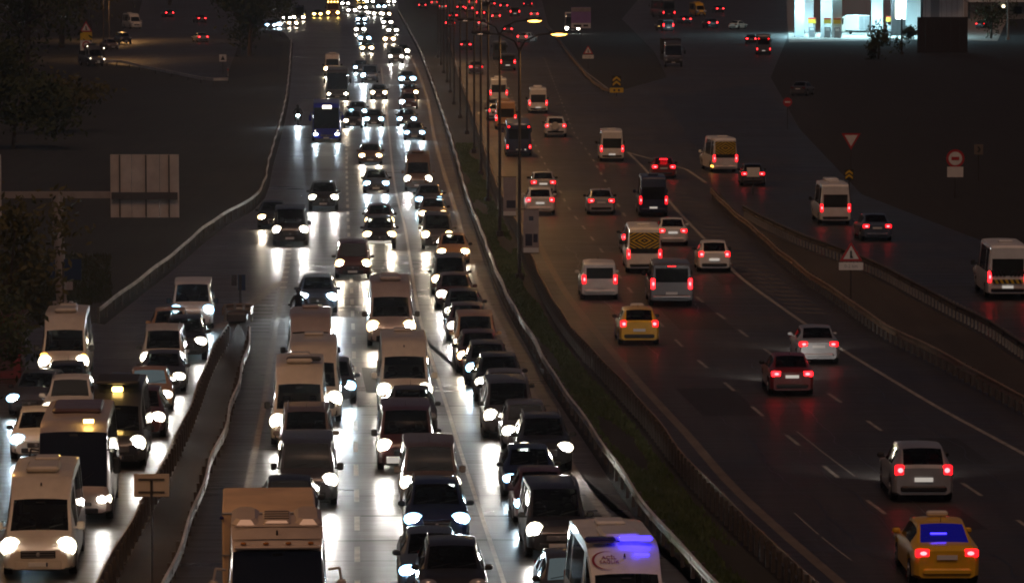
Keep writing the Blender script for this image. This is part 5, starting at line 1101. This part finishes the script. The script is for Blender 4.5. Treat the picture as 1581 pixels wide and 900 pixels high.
# ------------------------------------------------------------------ motorcycles and riders
def motorcycle(px, py, z, path, hl, label, rlabel, on=True, tail=False):
    p = U(px, py, z); s = PATHS[path].slope(p.y); d = -Vector((s, 1, 0)).normalized(); ang = math.atan2(d.y, d.x); o = Vector((p.x, p.y, 0))-d*.70
    r = empty('motorcycle', o, ang); tag(r, label, 'motorcycle', 'motorcycles')
    for xx in (.68,-.62):
        q = MB(); q.cyl((xx,-.06,.30),(xx,.06,.30),.30,.30,16); q.cyl((xx,-.065,.30),(xx,.065,.30),.18,.18,12,1); q.build('wheel',['tyre','rim'],r,40)
    q = MB(); q.rbox((-.1,0,.52),(.8,.26,.30),.08); q.rbox((.1,0,.78),(.5,.26,.2),.09); q.cyl((.68,.08,.3),(.42,.08,.95),.03,.03,6); q.cyl((.68,-.08,.3),(.42,-.08,.95),.03,.03,6); q.build('frame','trim',r)
    q = MB(); q.rbox((-.42,0,.82),(.7,.26,.10),.04); q.build('seat','cloth_dark',r)
    q = MB(); q.rbox((.52,0,.86),(.22,.38,.36),.08); q.build('fairing','dark_grey_paint',r)
    q = MB(); q.tube([(.36,-.38,1.0),(.44,-.12,1.02),(.44,.12,1.02),(.36,.38,1.0)],.018,6); q.build('handlebar','trim',r)
    for sd in (1,-1): q = MB(); q.rbox((.40,sd*.40,1.14),(.05,.14,.09),.02); q.build('mirror','trim',r)
    q = MB(); q.ell((.64,0,.86),(.08,.14,.11),10,6); q.build('headlight','headlamp_'+hl if on else 'indicator',r,60)
    if on: light('headlight_beam','SPOT',(.76,0,.86),HLC[hl],LAMPW[hl]*3,r,.1,110,.7,(1,0,-.08))
    # rider: one continuous skinned body astride the seat
    bm = bmesh.new(); J = {}
    def v(k, *c): J[k] = bm.verts.new(c); return J[k]
    v('pel',-.32,0,.92); v('sp',-.24,0,1.18); v('ch',-.14,0,1.40); v('nk',-.10,0,1.54); v('hd',-.06,0,1.68)
    bm.edges.new((J['pel'],J['sp'])); bm.edges.new((J['sp'],J['ch'])); bm.edges.new((J['ch'],J['nk'])); bm.edges.new((J['nk'],J['hd']))
    for sd in (1,-1):
        for a, b in ((('sh%d'%sd,-.13,sd*.20,1.44),'ch'),(('el%d'%sd,.06,sd*.34,1.20),'sh%d'%sd),(('wr%d'%sd,.30,sd*.34,1.04),'el%d'%sd),(('hn%d'%sd,.38,sd*.33,1.01),'wr%d'%sd),(('hp%d'%sd,-.28,sd*.12,.90),'pel'),(('kn%d'%sd,.10,sd*.26,.80),'hp%d'%sd),(('an%d'%sd,-.12,sd*.24,.36),'kn%d'%sd),(('ft%d'%sd,.04,sd*.25,.30),'an%d'%sd)):
            v(*a); bm.edges.new((J[b], J[a[0]]))
    rad = {'pel':.16,'sp':.15,'ch':.17,'nk':.07,'hd':.11,'sh':.08,'el':.055,'wr':.04,'hn':.045,'hp':.10,'kn':.075,'an':.05,'ft':.05}
    keys = list(J); bm.verts.index_update(); me = bpy.data.meshes.new('body'); bm.to_mesh(me); bm.free()
    t = bpy.data.objects.new('tmp', me); COL.objects.link(t); sk = t.modifiers.new('s','SKIN')
    for i, k in enumerate(keys): rr = rad[k.rstrip('-1')] if k.rstrip('-1') in rad else .06; me.skin_vertices[0].data[i].radius = (rr, rr); me.skin_vertices[0].data[i].use_root = (k == 'pel')
    t.modifiers.new('u','SUBSURF').levels = 1
    bpy.context.view_layer.update(); m2 = bpy.data.meshes.new_from_object(t.evaluated_get(bpy.context.evaluated_depsgraph_get())); bpy.data.objects.remove(t)
    m2.materials.clear(); m2.materials.append(M['cloth_dark']); m2.polygons.foreach_set('use_smooth',[True]*len(m2.polygons))
    pr = empty('person', o, ang); tag(pr, rlabel, 'person', 'motorcycle riders'); put('body', m2, pr)
    q = MB(); q.ell((-.05,0,1.70),(.155,.135,.155),12,8); hm = q.build('helmet','helmet',pr,60); q = MB(); q.ell((.02,0,1.70),(.10,.115,.06),10,6); q.build('visor','glass',hm,60)
def skinfix(): pass
motorcycle(460,179,.86,'left','b','motorcycle with a single blue white headlight left of the blue bus','rider in dark clothes and helmet on the motorcycle left of the blue bus')
motorcycle(461,481,.86,'left','w','motorcycle on the shoulder with a small orange red lamp','rider in dark clothes on the shoulder beside the blinding pale blue car',on=False)
# ================================================================== thin haze, added to lift the darkness around the lamps
hz = bpy.data.materials.new('haze'); hz.use_nodes = True; hn = hz.node_tree.nodes; hn.clear()
pv = hn.new('ShaderNodeVolumePrincipled'); ho = hn.new('ShaderNodeOutputMaterial'); hz.node_tree.links.new(pv.outputs[0], ho.inputs['Volume'])
pv.inputs['Color'].default_value = (0.86, 0.88, 0.92, 1); pv.inputs['Density'].default_value = 0.00013; pv.inputs['Anisotropy'].default_value = 0.7
M['haze'] = hz
q = MB(); q.box((0, 1500, 9.5), (1900, 3200, 21.0)); o = q.build('haze', 'haze'); o['kind'] = 'stuff'
cy.volume_bounces = 0
